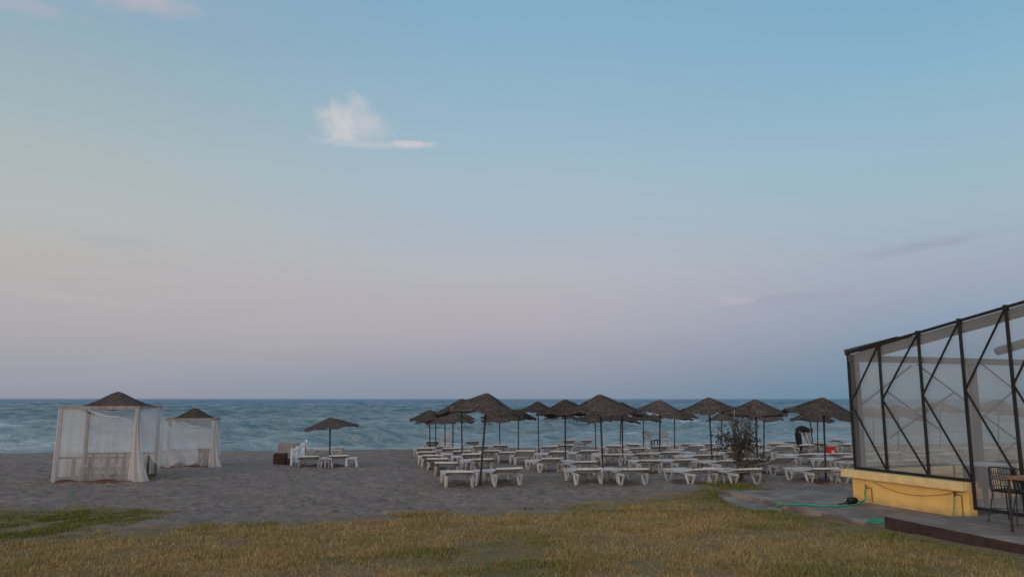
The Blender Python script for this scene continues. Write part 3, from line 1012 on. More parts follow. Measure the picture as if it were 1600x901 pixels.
# base px, top px, canopy radius, label
PARASOLS = [
    (749.8, 757.5, 761.5, 614, 1.00, 'largest thatched parasol of the left column, on a leaning pole at the front', (0, 1)),
    (942.8, 752.8, 937, 616, 1.02, 'big thatched parasol in the middle of the front row', (0, -2)),
    (1113.6, 732, 1106.8, 620.4, 1.03, 'broad thatched parasol just left of the dead shrub', (0, 0)),
    (1184, 736.8, 1180, 623.6, 1.0, 'thatched parasol behind the right side of the dead shrub', (0, 1)),
    (1290.5, 749, 1286, 620.7, 1.08, 'broad thatched parasol next to the corner of the terrace', (3, 2)),
    (1031, 718, 1031, 624.5, 1.02, 'thatched parasol between the middle front one and the shrub', (0, 0)),
    (722, 724, 721, 622.6, 1.08, 'thatched parasol second from front in the left column', (-3, -4)),
    (883.5, 734, 883, 623.6, .98, 'thatched parasol overlapping left edge of the big middle one', (-2, -2)),
    (842, 711, 840.6, 626.4, .80, 'small thatched parasol right of the large leaning one', (0, 0)),
    (973, 724.5, 972, 627.7, .95, 'thatched parasol whose right slope shows behind the big middle one', (0, 2)),
    (672, 707, 671, 640, .98, 'farthest left thatched parasol of the field, low and tilted', (0, -3)),
    (680.5, 704, 681, 645, 1.05, 'low thatched parasol peeping out below the farthest left one', (0, 0)),
    (695.5, 708, 695, 640, .9, 'thatched parasol in the left column, fourth pole from left', (0, 0)),
    (707.4, 715, 708, 637, .9, 'thatched parasol hidden behind the second one of the left column', (0, 0)),
    (724.7, 700, 727, 641, 1.0, 'distant thatched parasol behind the left column, on a slanting pole', (0, 0)),
    (764.3, 698, 766, 640, 1.0, 'distant thatched parasol behind the large leaning one', (0, 0)),
    (781.3, 703, 780, 638, .95, 'thatched parasol right behind the large leaning one', (0, 0)),
    (810, 709, 810, 633, .9, 'thatched parasol whose top shows at the right rim of the leaning one', (0, 3)),
    (863, 694, 862, 642, .85, 'distant thatched parasol on a thin pole left of the middle', (0, 0)),
    (891, 692, 889, 641, .9, 'distant thatched parasol beneath the big middle canopy', (0, 0)),
    (902.8, 697, 909, 645, .95, 'distant tilted thatched parasol showing its whole canopy below the big middle one', (-4, 4)),
    (930.8, 705.6, 930, 637, .95, 'thatched parasol directly behind the big middle one', (0, 0)),
    (968.5, 702, 971, 639, .98, 'thatched parasol on the thinner of two crossing poles', (0, 2)),
    (1005.7, 698, 1005, 639, 1.05, 'distant thatched parasol at left rim of the one in mid field', (0, 2)),
    (1021.3, 690, 1021, 641, .95, 'distant thatched parasol behind the plastic armchairs', (0, 0)),
    (1054, 705.7, 1054, 634, .9, 'thatched parasol behind the right half of the mid field one', (0, 0)),
    (1081.3, 696, 1079, 639, .82, 'distant thatched parasol with a torn pointed rim, left of the shrub', (0, 9)),
    (1128, 700, 1127, 638, .8, 'distant thatched parasol whose pole shows through the dead shrub', (0, 0)),
    (1193.4, 717, 1194, 633, .72, 'small thatched parasol behind the one at the shrub', (0, 0)),
    (1215, 694, 1214, 638, .72, 'distant thatched parasol on the thin pole left of the bending person', (0, 0)),
    (1271, 706, 1264, 634, .95, 'thatched parasol on the slanting pole right beside the bending person', (0, -3)),
    (1278, 707.5, 1277, 637, .75, 'thatched parasol with its pole left of the red box', (0, 0)),
    (1300, 689, 1300, 638, .9, 'distant thatched parasol behind the red box', (0, 0)),
    (515, 729, 516, 652, .95, 'lone thatched parasol standing apart with three loungers', (1.5, -3.5)),
    (1405, 722, 1402, 632, .98, 'thatched parasol seen through the second clear bay of the terrace', (0, 0)),
    (1470, 712, 1468, 626, 1.1, 'thatched parasol seen through the third clear bay of the terrace', (0, 0)),
    (1365, 706, 1365, 636, .9, 'thatched parasol seen through the first clear bay of the terrace', (0, 0)),
    (1560, 715, 1560, 624, 1.1, 'thatched parasol seen through the fourth clear bay of the terrace', (0, 0)),
    (1590, 700, 1590, 636, 1.0, 'thatched parasol seen through the clear bay at the right edge', (0, 0)),
]
for i, (bx, by, tx, ty, rad, lab, tilt) in enumerate(PARASOLS):
    k = (i * 5 + 1) % len(uproto)
    if not uproto[k][1]:
        t = uproto[k][0]; uproto[k][1] = True
    else:
        t = dup(uproto[k][0])
    if 12 <= i < 33: ty += 5          # the rear canopies hang a little lower
    B = at(bx, by)
    T = atY(tx, ty, B.y)
    ax = (T - B); hgt = ax.length; ax.normalize()
    t.location = B - ax * .15
    t.rotation_mode = 'QUATERNION'; t.rotation_quaternion = Vector((0, 0, 1)).rotation_difference(ax)
    for ch in t.children:
        if ch.name.startswith('pole'):
            ch.scale = (1, 1, hgt + .10)
        else:
            ch.location = (0, 0, hgt + .15)
            ch.rotation_euler = (R(tilt[0] + random.uniform(-2.2, 2.2)), R(tilt[1] + random.uniform(-2.2, 2.2)), 0)
            ch.rotation_euler.rotate_axis('Z', random.random() * 6.28)
            ch.scale = (rad, rad, .8 if bx == 515 else 1.14 if i < 8 else 1.05)
    tag(t, lab, 'parasol', 'thatched parasols on the beach')


# ------------------------------------------------------------------ gauze cabanas
def cabana(FL, W, D, hz, rz, name_lab, peak, second=False):
    g = empty('beach_cabana', FL, rz, name_lab, 'cabana', 'white curtained cabanas on the left of the beach')
    th = .085
    # base boards
    MB().box((-.12, -.10, -.03), (W + .02, D + .08, .05), .012).build('base', M['redwood'], g)
    posts = [(0, 0), (W, 0), (0, D), (W, D)]
    for (x, y) in posts:
        MB().box((x - th / 2, y - th / 2, .0), (x + th / 2, y + th / 2, hz - .002), .008).build('post', M['greywood'], g)
    for a, b in (((0, 0), (W, 0)), ((0, D), (W, D)), ((0, 0), (0, D)), ((W, 0), (W, D))):
        a3 = Vector((a[0], a[1], hz - .04)); b3 = Vector((b[0], b[1], hz - .04)); d = (b3 - a3).normalized()
        ext = .05 if a[1] == b[1] else -.05
        if a[1] != b[1] and a[0] > 0: ext = -D * .30
        MB().bar(a3 - d * (.05 if a[1] == b[1] else -.05), b3 + d * ext, .07 if a[1] == b[1] else .06, .10 if a[1] == b[1] else .085, .008).build('beam', M['greywood'], g)
    cm = canopy_mesh(91 + int(second), R0=W * .41, hgt=peak, square=.85, strands=1100, skirt=.03)
    roof = link('roof', cm, None, g); roof.location = (W / 2 + .08, D / 2 + .1, hz + peak - .03)
    cp = link('roof_cap', CAP, None, roof); cp.location = (0, 0, -.015); cp.scale = (.62, .62, .62)
    # front rail with slats
    rl = MB(); zr = hz * .325
    rl.box((th / 2, .02, zr - .03), (W - th / 2, .07, zr + .02), .006)
    rl.box((th / 2, .02, .10), (W - th / 2, .06, .15), .006)
    for i in range(1, 5):
        x = W * i / 4.6 - .02
        rl.box((x - .05, .03, .151), (x + .05, .055, zr - .031), .004)
    rl.build('railing', M['railwood'], g)
    # back rail
    bl = MB(); bl.box((th / 2, D - .02, zr - .03), (W - th / 2, D + .03, zr + .02), .006)
    for i in range(1, 9):
        x = W * i / 9
        bl.box((x - .03, D, .06), (x + .03, D + .02, zr - .031), .004)
    bl.build('back_railing', M['railwood'], g)
    S, T = M['sheer'], M['sheer_thick']
    rs = random.Random(5 + second)
    ph = [rs.random() * 6.28 for _ in range(8)]

    def fold(s, k, amp): return amp * (math.sin(s * k * .45 + ph[0]) + .35 * math.sin(s * k * 1.15 + ph[1]) + .12 * math.sin(s * k * 2.9 + ph[3]))
    # back curtain, hanging full
    sheet('curtain', lambda s, t: (s * W, D + .06 + fold(s, 42, .02) * (0.3 + t), hz - .06 - t * (hz - .12)), 90, 14, S, g)
    # left side curtain
    sheet('curtain', lambda s, t: (-.05 + fold(s, 34, .02) * (.3 + t) - .10 * t * math.sin(s * 3.14), s * D, hz - .06 - t * (hz - .10 + .02 * math.sin(s * 9))), 70, 14, S, g)
    # front curtain: hangs full on the left, swagged down towards the right
    def front(s, t):
        top = hz - .07 - .34 * (max(0, s - .22) / .78) ** .8 - .05 * math.sin(max(0, s - .2) * 8)
        bot = .06 + .03 * math.sin(s * 12)
        return (.04 + s * (W - .06), -.055 + fold(s, 46, .018) * (.4 + t) - .06 * math.sin(t * 3.14) * math.sin(s * 5 + .5), top + (bot - top) * t)
    sheet('curtain', front, 90, 20, M['sheer_light'], g)
    # rolled swag hanging under the front beam
    sw = []
    for i in range(17):
        s = i / 16; sw.append((W * (.36 + .42 * s), -.05, hz - .10 - .20 * s - .06 * math.sin(s * 3.1)))
    MB().tube(sw, [.015 + .02 * math.sin(i / 16 * 3.1) for i in range(17)], 8).build('swag', T, g, True)
    # gathered curtains at the front posts
    def gathered(x0, sgn, flare):
        def fn(s, t):
            a = s * 6.283 * 1.0
            wd = .045 + flare * t ** 2.2
            cx = x0 + sgn * (flare * .75) * t ** 2.4
            r = 1 + .22 * math.sin(a * 6 + t * 2 + ph[2])
            return (cx + wd * r * math.cos(a), -.03 + (.06 + .05 * t) * r * math.sin(a), hz - .08 - t * (hz - .075))
        return fn
    sheet('tied_curtain', gathered(0.0, -1, .02), 64, 22, T, g)
    sheet('tied_curtain', gathered(W + .0, 1, .20 if not second else .16), 64, 22, T, g)
    return g


GA = at(86, 754)
gaz1 = cabana(GA, 2.03, 1.75, 2.07, R(7), 'larger white gauze cabana with thatched roof and a curtain blowing sideways', .46)
GB = at(249, 731)
gaz2 = cabana(GB, 1.70, 1.3, 1.70, R(14), 'smaller white gauze cabana standing farther back with thatched roof', .40, True)


def blown(g, W, D, hz, pts_bottom, amp, seed, name='blown_curtain', topcut=0.0):
    """a side curtain lifted by the wind; pts_bottom: its free edge (local coordinates) from the front corner to the back corner"""
    n = len(pts_bottom) - 1
    rs = random.Random(seed); p0, p1 = rs.random() * 6, rs.random() * 6

    def fn(s, t):
        top = Vector((W + .03, s * D, hz - .06))
        k = s * n; i = min(int(k), n - 1); f = k - i
        P = [Vector(pts_bottom[max(0, min(n, i + j))]) for j in (-1, 0, 1, 2)]
        bot = 0.5 * ((2 * P[1]) + (P[2] - P[0]) * f + (2 * P[0] - 5 * P[1] + 4 * P[2] - P[3]) * f ** 2 + (3 * P[1] - P[0] - 3 * P[2] + P[3]) * f ** 3)
        p = top.lerp(bot, t)
        p.z -= .16 * math.sin(t * math.pi) * (.4 + s)          # hangs through before it lifts
        p.y += amp * math.sin(s * 26 + t * 3 + p0) * t + amp * .5 * math.sin(s * 55 + p1) * t
        p.z += amp * .6 * math.sin(s * 19 + t * 7 + p1) * t
        return p
    return sheet(name, fn, 100, 34, M['sheer'], g)


def loc(g, px, py, Y):
    return g.matrix_world.inverted() @ atY(px, py, Y)


bpy.context.view_layer.update()
gy = GA.y
blown(gaz1, 2.03, 1.75, 2.07, [loc(gaz1, 221, 742, gy + .1), loc(gaz1, 228, 712, gy + .25), loc(gaz1, 244, 724, gy + .35), loc(gaz1, 262, 729, gy + .5), loc(gaz1, 279, 722, gy + .7), loc(gaz1, 294, 726, gy + .85), loc(gaz1, 309, 716, gy + 1.1), loc(gaz1, 303, 694, gy + 1.5), loc(gaz1, 268, 676, gy + 1.75)], .035, 3)
gy = GB.y
blown(gaz2, 1.70, 1.3, 1.70, [loc(gaz2, 338, 729, gy), loc(gaz2, 341, 722, gy + .3), loc(gaz2, 340, 727, gy + .6), loc(gaz2, 343, 712, gy + 1.0), loc(gaz2, 346, 708, gy + 1.4)], .03, 8)


# daybeds inside (a low slatted bed with a pad)
def daybed(g, W, D, lab):
    t = empty('daybed', g.matrix_world @ Vector((0, 0, .05)), g.rotation_euler.z, lab, 'daybed', 'daybeds inside the cabanas')
    x0, x1, y0, y1 = .25, W - .25, D * .42, D - .18
    f = MB(); f.box((x0, y0, .20), (x1, y1, .27), .01); f.build('bed_frame', M['greywood'], t)
    for x in (x0 + .05, x1 - .05):
        for y in (y0 + .05, y1 - .05):
            MB().box((x - .03, y - .03, 0), (x + .03, y + .03, .199), .004).build('leg', M['greywood'], t)
    MB().box((x0 + .02, y0 + .02, .272), (x1 - .02, y1 - .02, .37), .035).build('pad', M['cushion'], t)


daybed(gaz1, 2.03, 1.75, 'low padded daybed behind the curtains of the larger cabana')
daybed(gaz2, 1.70, 1.3, 'low padded daybed behind the curtains of the smaller cabana')

# ------------------------------------------------------------------ crates, boards and white pickets left of the lone parasol
p = at(436, 727)
crate = empty('wooden_crate', (p.x, p.y, p.z - .01), R(6), 'dark red brown wooden crate at the left end of the white pickets', 'crate')
b = MB()
for i in range(4):
    z0 = .02 + i * .105
    b.box((-.21, -.012, z0), (.21, .012, z0 + .092), .004); b.box((-.21, .42, z0), (.21, .444, z0 + .092), .004)
    b.box((-.222, .013, z0), (-.2, .419, z0 + .092), .004); b.box((.2, .013, z0), (.222, .419, z0 + .092), .004)
b.build('sides', M['darkwood'], crate)
b = MB()
for x in (-.19, .19):
    for y in (.03, .40): b.box((x - .02, y - .016, 0), (x + .02, y + .016, .44), .003)
b.build('corner_post', M['darkwood'], crate)
MB().box((-.2, .014, .02), (.2, .418, .035)).build('bottom', M['darkwood'], crate)
p = at(451, 727)
cb = empty('wooden_crate', (p.x + .0, p.y + .05, p.z - .01), R(8), 'small dark wooden crate between the larger crate and the pickets', 'crate')
b = MB()
for i in range(2):
    z0 = .02 + i * .12
    b.box((-.10, -.012, z0), (.10, .012, z0 + .10), .004); b.box((-.10, .24, z0), (.10, .264, z0 + .10), .004)
    b.box((-.112, .013, z0), (-.09, .239, z0 + .10), .004); b.box((.09, .013, z0), (.112, .239, z0 + .10), .004)
b.build('sides', M['darkwood'], cb)
MB().box((-.09, .014, .015), (.09, .238, .03)).build('bottom', M['darkwood'], cb)
# grey boards standing behind
p = at(441, 722)
bd = MB(); bd.box((-.27, -.015, 0), (.30, .015, .76), .006); bd.box((-.25, .016, .1), (.28, .04, .16), .004); bd.box((-.25, .016, .6), (.28, .04, .66), .004)
o = bd.build('grey_board', M['greyboard']); o.location = (p.x, p.y + .25, p.z - .02); o.rotation_euler = (R(-4), 0, R(8))
tag(o, 'weathered grey board propped upright behind the brown crate', 'board')
p = at(460, 714)
bd = MB(); bd.box((-.42, -.015, 0), (.40, .015, .62), .006); bd.box((-.38, .016, .1), (.38, .04, .16), .004)
o = bd.build('grey_board', M['greyboard']); o.location = (p.x, p.y + .5, p.z - .02); o.rotation_euler = (R(-4), 0, R(40))
tag(o, 'long pinkish grey board standing behind the white pickets', 'board')
pk = empty('picket_fence', at(455, 727), 0, 'short run of white pickets receding towards the sea beside the crates', 'fence')
O = pk.location
pk_pts = [(455, 727, 699), (459.5, 724.5, 699), (463, 722.5, 696), (467, 720, 695), (470.5, 716.5, 691), (474, 713.5, 690), (477.5, 710.5, 686)]
pp = []
for (px, yb, yt) in pk_pts:
    B = at(px, yb); T = atY(px, yt, B.y); h = T.z - B.z
    q = B - O; pp.append((q, h))
    b = MB(); w = .042
    b.add([(q.x - w, q.y - .012, q.z), (q.x + w, q.y - .012, q.z), (q.x + w, q.y - .012, q.z + h - .05), (q.x, q.y - .012, q.z + h), (q.x - w, q.y - .012, q.z + h - .05),
           (q.x - w, q.y + .012, q.z), (q.x + w, q.y + .012, q.z), (q.x + w, q.y + .012, q.z + h - .05), (q.x, q.y + .012, q.z + h), (q.x - w, q.y + .012, q.z + h - .05)],
          [(0, 1, 2, 3, 4), (9, 8, 7, 6, 5), (0, 5, 6, 1), (1, 6, 7, 2), (2, 7, 8, 3), (3, 8, 9, 4), (4, 9, 5, 0)])
    b.build('picket', M['bluewhite'], pk)
b = MB()
for zf in (.28, .78):
    for i in range(len(pp) - 1):
        a_, h0 = pp[i]; c_, h1 = pp[i + 1]
        b.bar(a_ + Vector((.03, .02, h0 * zf)), c_ + Vector((.03, .02, h1 * zf)), .02, .045)
b.build('rail', M['bluewhite'], pk)


# ------------------------------------------------------------------ plastic armchairs by the water
def armchair():
    t = empty('plastic_armchair')
    MB().box((-.24, -.24, .40), (.24, .22, .435), .015).build('seat', M['plastic'], t)
    b = MB(); tl = Matrix.Translation((0, .21, .43)) @ Matrix.Rotation(R(-12), 4, 'X')
    b.box((-.25, -.015, 0), (-.20, .015, .44), .01, tl); b.box((.20, -.015, 0), (.25, .015, .44), .01, tl)
    b.box((-.20, -.014, .38), (.20, .014, .45), .01, tl)
    for i in range(5):
        x = -.155 + i * .0775; b.box((x - .022, -.01, .0), (x + .022, .01, .385), .005, tl)
    b.build('backrest', M['greyboard'], t)
    for s in (-1, 1):
        MB().tube([(s * .26, -.24, .40), (s * .27, -.23, .62), (s * .27, 0, .64), (s * .25, .26, .63)], .022, 6).build('armrest', M['plastic'], t, True)
        for y in (-.22, .2):
            MB().bar((s * .22, y, .40), (s * .25, y * 1.12, 0), .05, .05, .01).build('leg', M['plastic'], t)
    return t


ch0 = armchair()
for i, (px, py, lab, a) in enumerate([(1014, 698, 'slat backed plastic armchair by the sea, left of a parasol pole', 8), (1038, 697, 'slat backed plastic armchair by the sea, right one of the pair', -10), (677, 700.5, 'slat backed plastic armchair at the far left end of the lounger field', 15), (697, 700.5, 'slat backed plastic armchair second from left on the far sand edge', -5)]):
    o = ch0 if i == 0 else dup(ch0)
    p = at(px, py); o.location = (p.x, p.y, p.z - .01); o.rotation_euler = (0, 0, ANG + R(a))
    tag(o, lab, 'armchair', 'plastic armchairs at the edge of the beach')
# dark low table between them
p = at(1025, 698)
t = empty('low_table', (p.x, p.y, p.z), ANG, 'small dark low table between the two seaside armchairs', 'table')
MB().box((-.2, -.2, .36), (.2, .2, .40), .01).build('table_top', M['darkchair'], t)
for x in (-.17, .17):
    for y in (-.17, .17): MB().box((x - .025, y - .025, 0), (x + .025, y + .025, .359), .004).build('leg', M['darkchair'], t)

# red box
p = at(1297.5, 711)
rb = empty('red_box', (p.x, p.y, p.z + .0), R(10), 'bright red plastic drink cooler box among the far right loungers', 'box')
rb.scale = (.82, .82, .9)
MB().box((-.21, -.16, 0.0), (.21, .16, .36), .03).build('box_body', M['red'], rb)
MB().box((-.22, -.17, .362), (.22, .17, .42), .02).build('lid', M['red'], rb)
MB().box((-.02, -.170, .10), (.13, -.163, .25)).build('label_patch', M['offwhite'], rb)


# ------------------------------------------------------------------ person bending over a lounger
def skin_obj(name, verts, edges, radii, m, parent, sub=2):
    me = bpy.data.meshes.new(name); me.from_pydata(verts, edges, []); me.update()
    o = bpy.data.objects.new(name, me); COL.objects.link(o); o.parent = parent
    me.materials.append(m)
    o.modifiers.new('Skin', 'SKIN'); s = o.modifiers.new('Sub', 'SUBSURF'); s.levels = sub; s.render_levels = sub
    for v, r in zip(me.skin_vertices[0].data, radii):
        v.radius = (r, r) if not isinstance(r, tuple) else r
    me.skin_vertices[0].data[0].use_root = True
    o.modifiers['Skin'].use_smooth_shade = True
    return o


def person():
    p = at(1251.5, 708)
    t = empty('person', (p.x, p.y, p.z - .01), R(6), 'person in dark clothes bending over the loungers at the far right', 'person')
    V = [(-.14, 0, .93), (-.03, 0, 1.08), (.12, 0, 1.16), (.27, 0, 1.15), (.37, 0, 1.10), (.44, 0, 1.07), (.53, 0, 1.04), (.60, 0, 1.00)]
    E_ = [(0, 1), (1, 2), (2, 3), (3, 4), (4, 5), (5, 6), (6, 7)]
    Rr = [.135, .135, .14, .15, .10, .06, .095, .085]
    for s in (-1, 1):
        k = len(V)
        V += [(-.11, s * .10, .86), (-.05, s * .11, .50), (-.06, s * .11, .09), (.09, s * .12, .04)]
        Rr += [.098, .070, .05, .042]
        E_ += [(0, k), (k, k + 1), (k + 1, k + 2), (k + 2, k + 3)]
        k = len(V)
        V += [(.31, s * .19, 1.08), (.32, s * .20, .82), (.40, s * .17, .60), (.43, s * .165, .53)]
        Rr += [.065, .046, .034, .034]
        E_ += [(3, k), (k, k + 1), (k + 1, k + 2), (k + 2, k + 3)]
        h = k + 3
        for j, (dx, dy, dz, L) in enumerate([(.03, -.03, -.05, 1), (.035, -.01, -.06, 1.1), (.03, .01, -.06, 1.05), (.02, .03, -.05, .9), (.045, -.045, -.01, .8)]):
            k = len(V)
            V += [(.43 + dx * .7, s * .165 + dy, .53 + dz * .8), (.43 + dx * 1.1, s * .165 + dy * 1.1, .53 + dz * 1.6 * L)]
            Rr += [.012, .009]; E_ += [(h, k), (k, k + 1)]
    # nose, ears
    for q in ((.675, 0, .975), (.585, .095, 1.03), (.585, -.095, 1.03)):
        V.append(q); Rr.append(.014); E_.append((7 if q[1] == 0 else 6, len(V) - 1))
    skin_obj('body', V, E_, Rr, M['skin'], t)
    # shirt
    V = [(-.13, 0, .96), (-.04, 0, 1.08), (.12, 0, 1.17), (.27, 0, 1.155), (.38, 0, 1.10)]
    E_ = [(0, 1), (1, 2), (2, 3), (3, 4)]; Rr = [.172, .168, .170, .174, .10]
    for s in (-1, 1):
        k = len(V); V += [(.31, s * .19, 1.08), (.315, s * .20, .93)]; Rr += [.088, .075]; E_ += [(3, k), (k, k + 1)]
    skin_obj('shirt', V, E_, Rr, M['navy'], t)
    V = [(-.14, 0, .95), (-.05, 0, 1.06)]; E_ = [(0, 1)]; Rr = [.165, .15]
    for s in (-1, 1):
        k = len(V); V += [(-.11, s * .10, .84), (-.05, s * .11, .50), (-.06, s * .11, .13)]; Rr += [.118, .09, .075]; E_ += [(0, k), (k, k + 1), (k + 1, k + 2)]
    skin_obj('trousers', V, E_, Rr, M['navy'], t)
    skin_obj('hair', [(.50, 0, 1.075), (.56, 0, 1.065), (.62, 0, 1.055)], [(0, 1), (1, 2)], [.10, .112, .095], M['hair'], t)
    for s in (-1, 1):
        skin_obj('shoe', [(-.10, s * .11, .05), (.02, s * .115, .05), (.13, s * .12, .04)], [(0, 1), (1, 2)], [.052, .056, .042], M['black'], t)


person()


# ------------------------------------------------------------------ dead shrub with its stake
def shrub():
    p = at(1157, 751)
    t = empty('dead_shrub', (p.x, p.y, p.z - .03), 0, 'leafless grey brown shrub with withered leaves beside the concrete slab', 'shrub')
    rs = random.Random(12)
    wood = MB(); leaves = []
    tips = []

    def grow(p0, d, r, L, depth):
        n = 4
        pts = [p0]; cur = p0.copy(); dd = d.copy()
        for i in range(n):
            dd = (dd + Vector((rs.gauss(0, .16), rs.gauss(0, .16), rs.gauss(.03, .12)))).normalized()
            cur = cur + dd * (L / n); pts.append(cur.copy())
        wood.tube(pts, [r * (1 - .55 * i / n) for i in range(n + 1)], 7 if r > .012 else 4, False)
        if depth == 0:
            tips.append((cur, dd)); return
        k = rs.choice([2, 3, 3]) if depth > 1 else rs.choice([2, 3, 4])
        for j in range(k):
            q = pts[rs.choice([2, 3, 4, 4])]
            nd = (dd + Vector((rs.gauss(0, .55), rs.gauss(0, .55), rs.gauss(.12, .35)))).normalized()
            grow(q, nd, r * rs.uniform(.5, .7), L * rs.uniform(.6, .85), depth - 1)
        if rs.random() < .8: tips.append((pts[2], dd))
    base = Vector((0, 0, 0))
    mid = Vector((-.06, 0, .34))
    wood.tube([base, Vector((.04, 0, .14)), mid, Vector((-.08, 0, .52))], [.060, .052, .046, .036], 9)
    for j in range(16):
        a = rs.random() * 6.28
        sp = rs.uniform(.15, .70)
        grow(mid + Vector((0, 0, rs.uniform(-.05, .2))), Vector((math.cos(a) * sp, math.sin(a) * sp, rs.uniform(.35, 1.0))).normalized(), rs.uniform(.014, .024), rs.uniform(.36, .62), 3)
    # low drooping side on the right
    for j in range(4):
        grow(mid, Vector((rs.uniform(.6, 1), rs.uniform(-.4, .4), rs.uniform(-.05, .35))).normalized(), .014, .42, 2)
    wood.xform(Matrix.Diagonal((1.05, 1, 1.22, 1))); tips = [(Vector((c.x * 1.05, c.y, c.z * 1.22)), d) for c, d in tips]
    wood.build('branches', M['bark'], t)
    lf = MB()
    for (c, d) in tips:
        low = c.z < 1.2
        if c.z > 1.45 and rs.random() < .6: continue
        for j in range(rs.randint(4, 10) if low else rs.randint(1, 4)):
            q = c + Vector((rs.gauss(0, .035), rs.gauss(0, .035), rs.gauss(-.03, .04)))
            L = rs.uniform(.035, .085); w = L * rs.uniform(.25, .42)
            a = Vector((rs.gauss(0, 1), rs.gauss(0, 1), rs.gauss(-.7, .8))).normalized()
            b_ = a.cross(Vector((rs.gauss(0, 1), rs.gauss(0, 1), rs.gauss(0, 1)))).normalized() * w
            nn = a.cross(b_).normalized() * L * .15
            lf.add([q, q + a * L * .5 + b_ + nn, q + a * L, q + a * L * .5 - b_ + nn], [(0, 1, 2), (0, 2, 3)])
    lf.build('withered_leaves', M['deadleaf'], t)
    st = MB()
    B = at(1149, 748); T = atY(1145.5, 640, B.y)
    st.tube([B + Vector((0, -.12, -.05)), B.lerp(T, .5) + Vector((.012, -.10, 0)), T + Vector((0, -.10, 0))], [.017, .015, .012], 7)
    o = st.build('garden_stake', M['ashwood'], None, True)
    tag(o, 'thin pale stake standing upright in front of the dead shrub', 'stake')


shrub()


# weeds: small tufts
def weed(px, py, h, n, lab, seed, grn=True):
    p = at(px, py); rs = random.Random(seed)
    b = MB()
    for i in range(n):
        a = rs.random() * 6.28; l = h * rs.uniform(.5, 1); w = .004 + .006 * rs.random()
        d = Vector((math.cos(a), math.sin(a), 0)); s = Vector((-d.y, d.x, 0)) * w
        q = Vector((rs.gauss(0, .11), rs.gauss(0, .07), 0))
        b.add([q - s, q + s, q + d * l * .3 + s * .8 + Vector((0, 0, l * .7)), q + d * l * .3 - s * .8 + Vector((0, 0, l * .7)), q + d * l * .75 + Vector((0, 0, l * .85))], [(0, 1, 2, 3), (3, 2, 4)])
    o = b.build('weed', M['weed']); o.location = (p.x, p.y, p.z - .01)
    tag(o, lab, 'weed')


M['weed'] = simple('weed_green', (0.06, 0.085, 0.03), (0.03, 0.045, 0.018), rough=.8, scale=9)
weed(523, 800, .08, 26, 'dark green weed alone on the sand at the grass edge', 1)
weed(830, 796, .09, 40, 'low dark weed patch where sand meets grass near the middle', 2)
weed(1270, 752, .14, 16, 'sparse weed on the sand in front of the flat right lounger', 3)

# ------------------------------------------------------------------ deck
DZ = 0.195; RZ = 0.355
W0 = at(1334, 781, DZ)            # left foot of the yellow wall
WD = (at(1425, 801, DZ) - W0); WD.z = 0; WD.normalize()      # along the wall, towards the camera
A0 = atY(1318, 732, 14.5)
WD = Vector((.352, -.936, 0)).normalized()
WN = Vector((WD.y, -WD.x, 0))     # out of the wall, towards the lawn
if WN.x > 0: WN = -WN
P1 = at(1385, 806, RZ)
a = at(1130, 766, DZ); c = at(1392, 824, DZ)
front_dir = (c - a).normalized()
slab = MB()
poly = [a, a + front_dir * 5.4, a + front_dir * 5.4 + Vector((3.5, 1.2, 0)), Vector((9.2, 17.0, 0)), Vector((6.9, 16.75, 0)), at(1240, 764.5, DZ)]
slab.prism([(q.x, q.y) for q in poly], -.05, DZ)
o = slab.build('concrete_slab', M['deck']); tag(o, 'long weathered slab along the yellow wall, lower of the two decks', 'slab')
# broken piece lying lower beside it
b = MB()
q = [at(1122, 771, .12), at(1180, 778, .12), at(1222, 794, .12), at(1180, 796, .12), at(1140, 783, .12)]
b.prism([(v.x, v.y) for v in q], -.05, .115)
o = b.build('broken_slab', M['deck']); tag(o, 'cracked dark slab piece sunk in the grass at the tip of the walkway', 'slab')
# raised deck
Qw = Vector((7.38, 12.27, 0)) ; fd = (at(1600, 850, RZ) - P1).normalized()
rd = MB()
poly = [P1, P1 + fd * 6.0, P1 + fd * 6.0 + Vector((6, 1.5, 0)), Qw + WD * 0 + Vector((6, 2.2, 0)), Qw]
rd.prism([(v.x, v.y) for v in poly], RZ - .05, RZ)
rdt = empty('raised_deck', (0, 0, 0), 0, 'raised grey deck with dark brown edging boards under the wire chairs', 'deck')
rd.build('deck_floor', M['deck'], rdt)
ed = MB()
out = Vector((-fd.y, fd.x, 0)); out = out if out.x < 0 else -out
ed.bar(P1 + out * .022 + Vector((0, 0, -.105)), P1 + fd * 6 + out * .022 + Vector((0, 0, -.105)), .04, .20, .006)
ed.build('edging_board', M['darkwood'], rdt)
ed = MB(); sd = (Qw - Vector((P1.x, P1.y, 0))).normalized()
ed.bar(Vector((P1.x, P1.y, RZ - .105)) + Vector((-sd.y, sd.x, 0)) * .022, Vector((Qw.x, Qw.y, RZ - .105)) - sd * .35 + Vector((-sd.y, sd.x, 0)) * .022, .04, .20, .006)
ed.build('edging_board', M['darkwood'], rdt)


# ------------------------------------------------------------------ terrace with clear vinyl walls
def onwall(px, py, off=0.0):
    """the point of the long facade plane shown at px, py"""
    d = ray(px, py); C = W0 + WN * off
    n = WN
    t = ((C - Vector((0, 0, H))).dot(n)) / d.dot(n)
    return Vector((0, 0, H)) + d * t


TE = empty('terrace_pavilion', (W0.x, W0.y, 0), 0, 'beach terrace with black truss frame, clear vinyl walls and low yellow wall', 'pavilion')
OFS = Vector((W0.x, W0.y, 0))


def part(mb, name, m, parent=None, smooth=False):
    mb.xform(Matrix.Translation(-OFS))
    return mb.build(name, m, parent or TE, smooth)


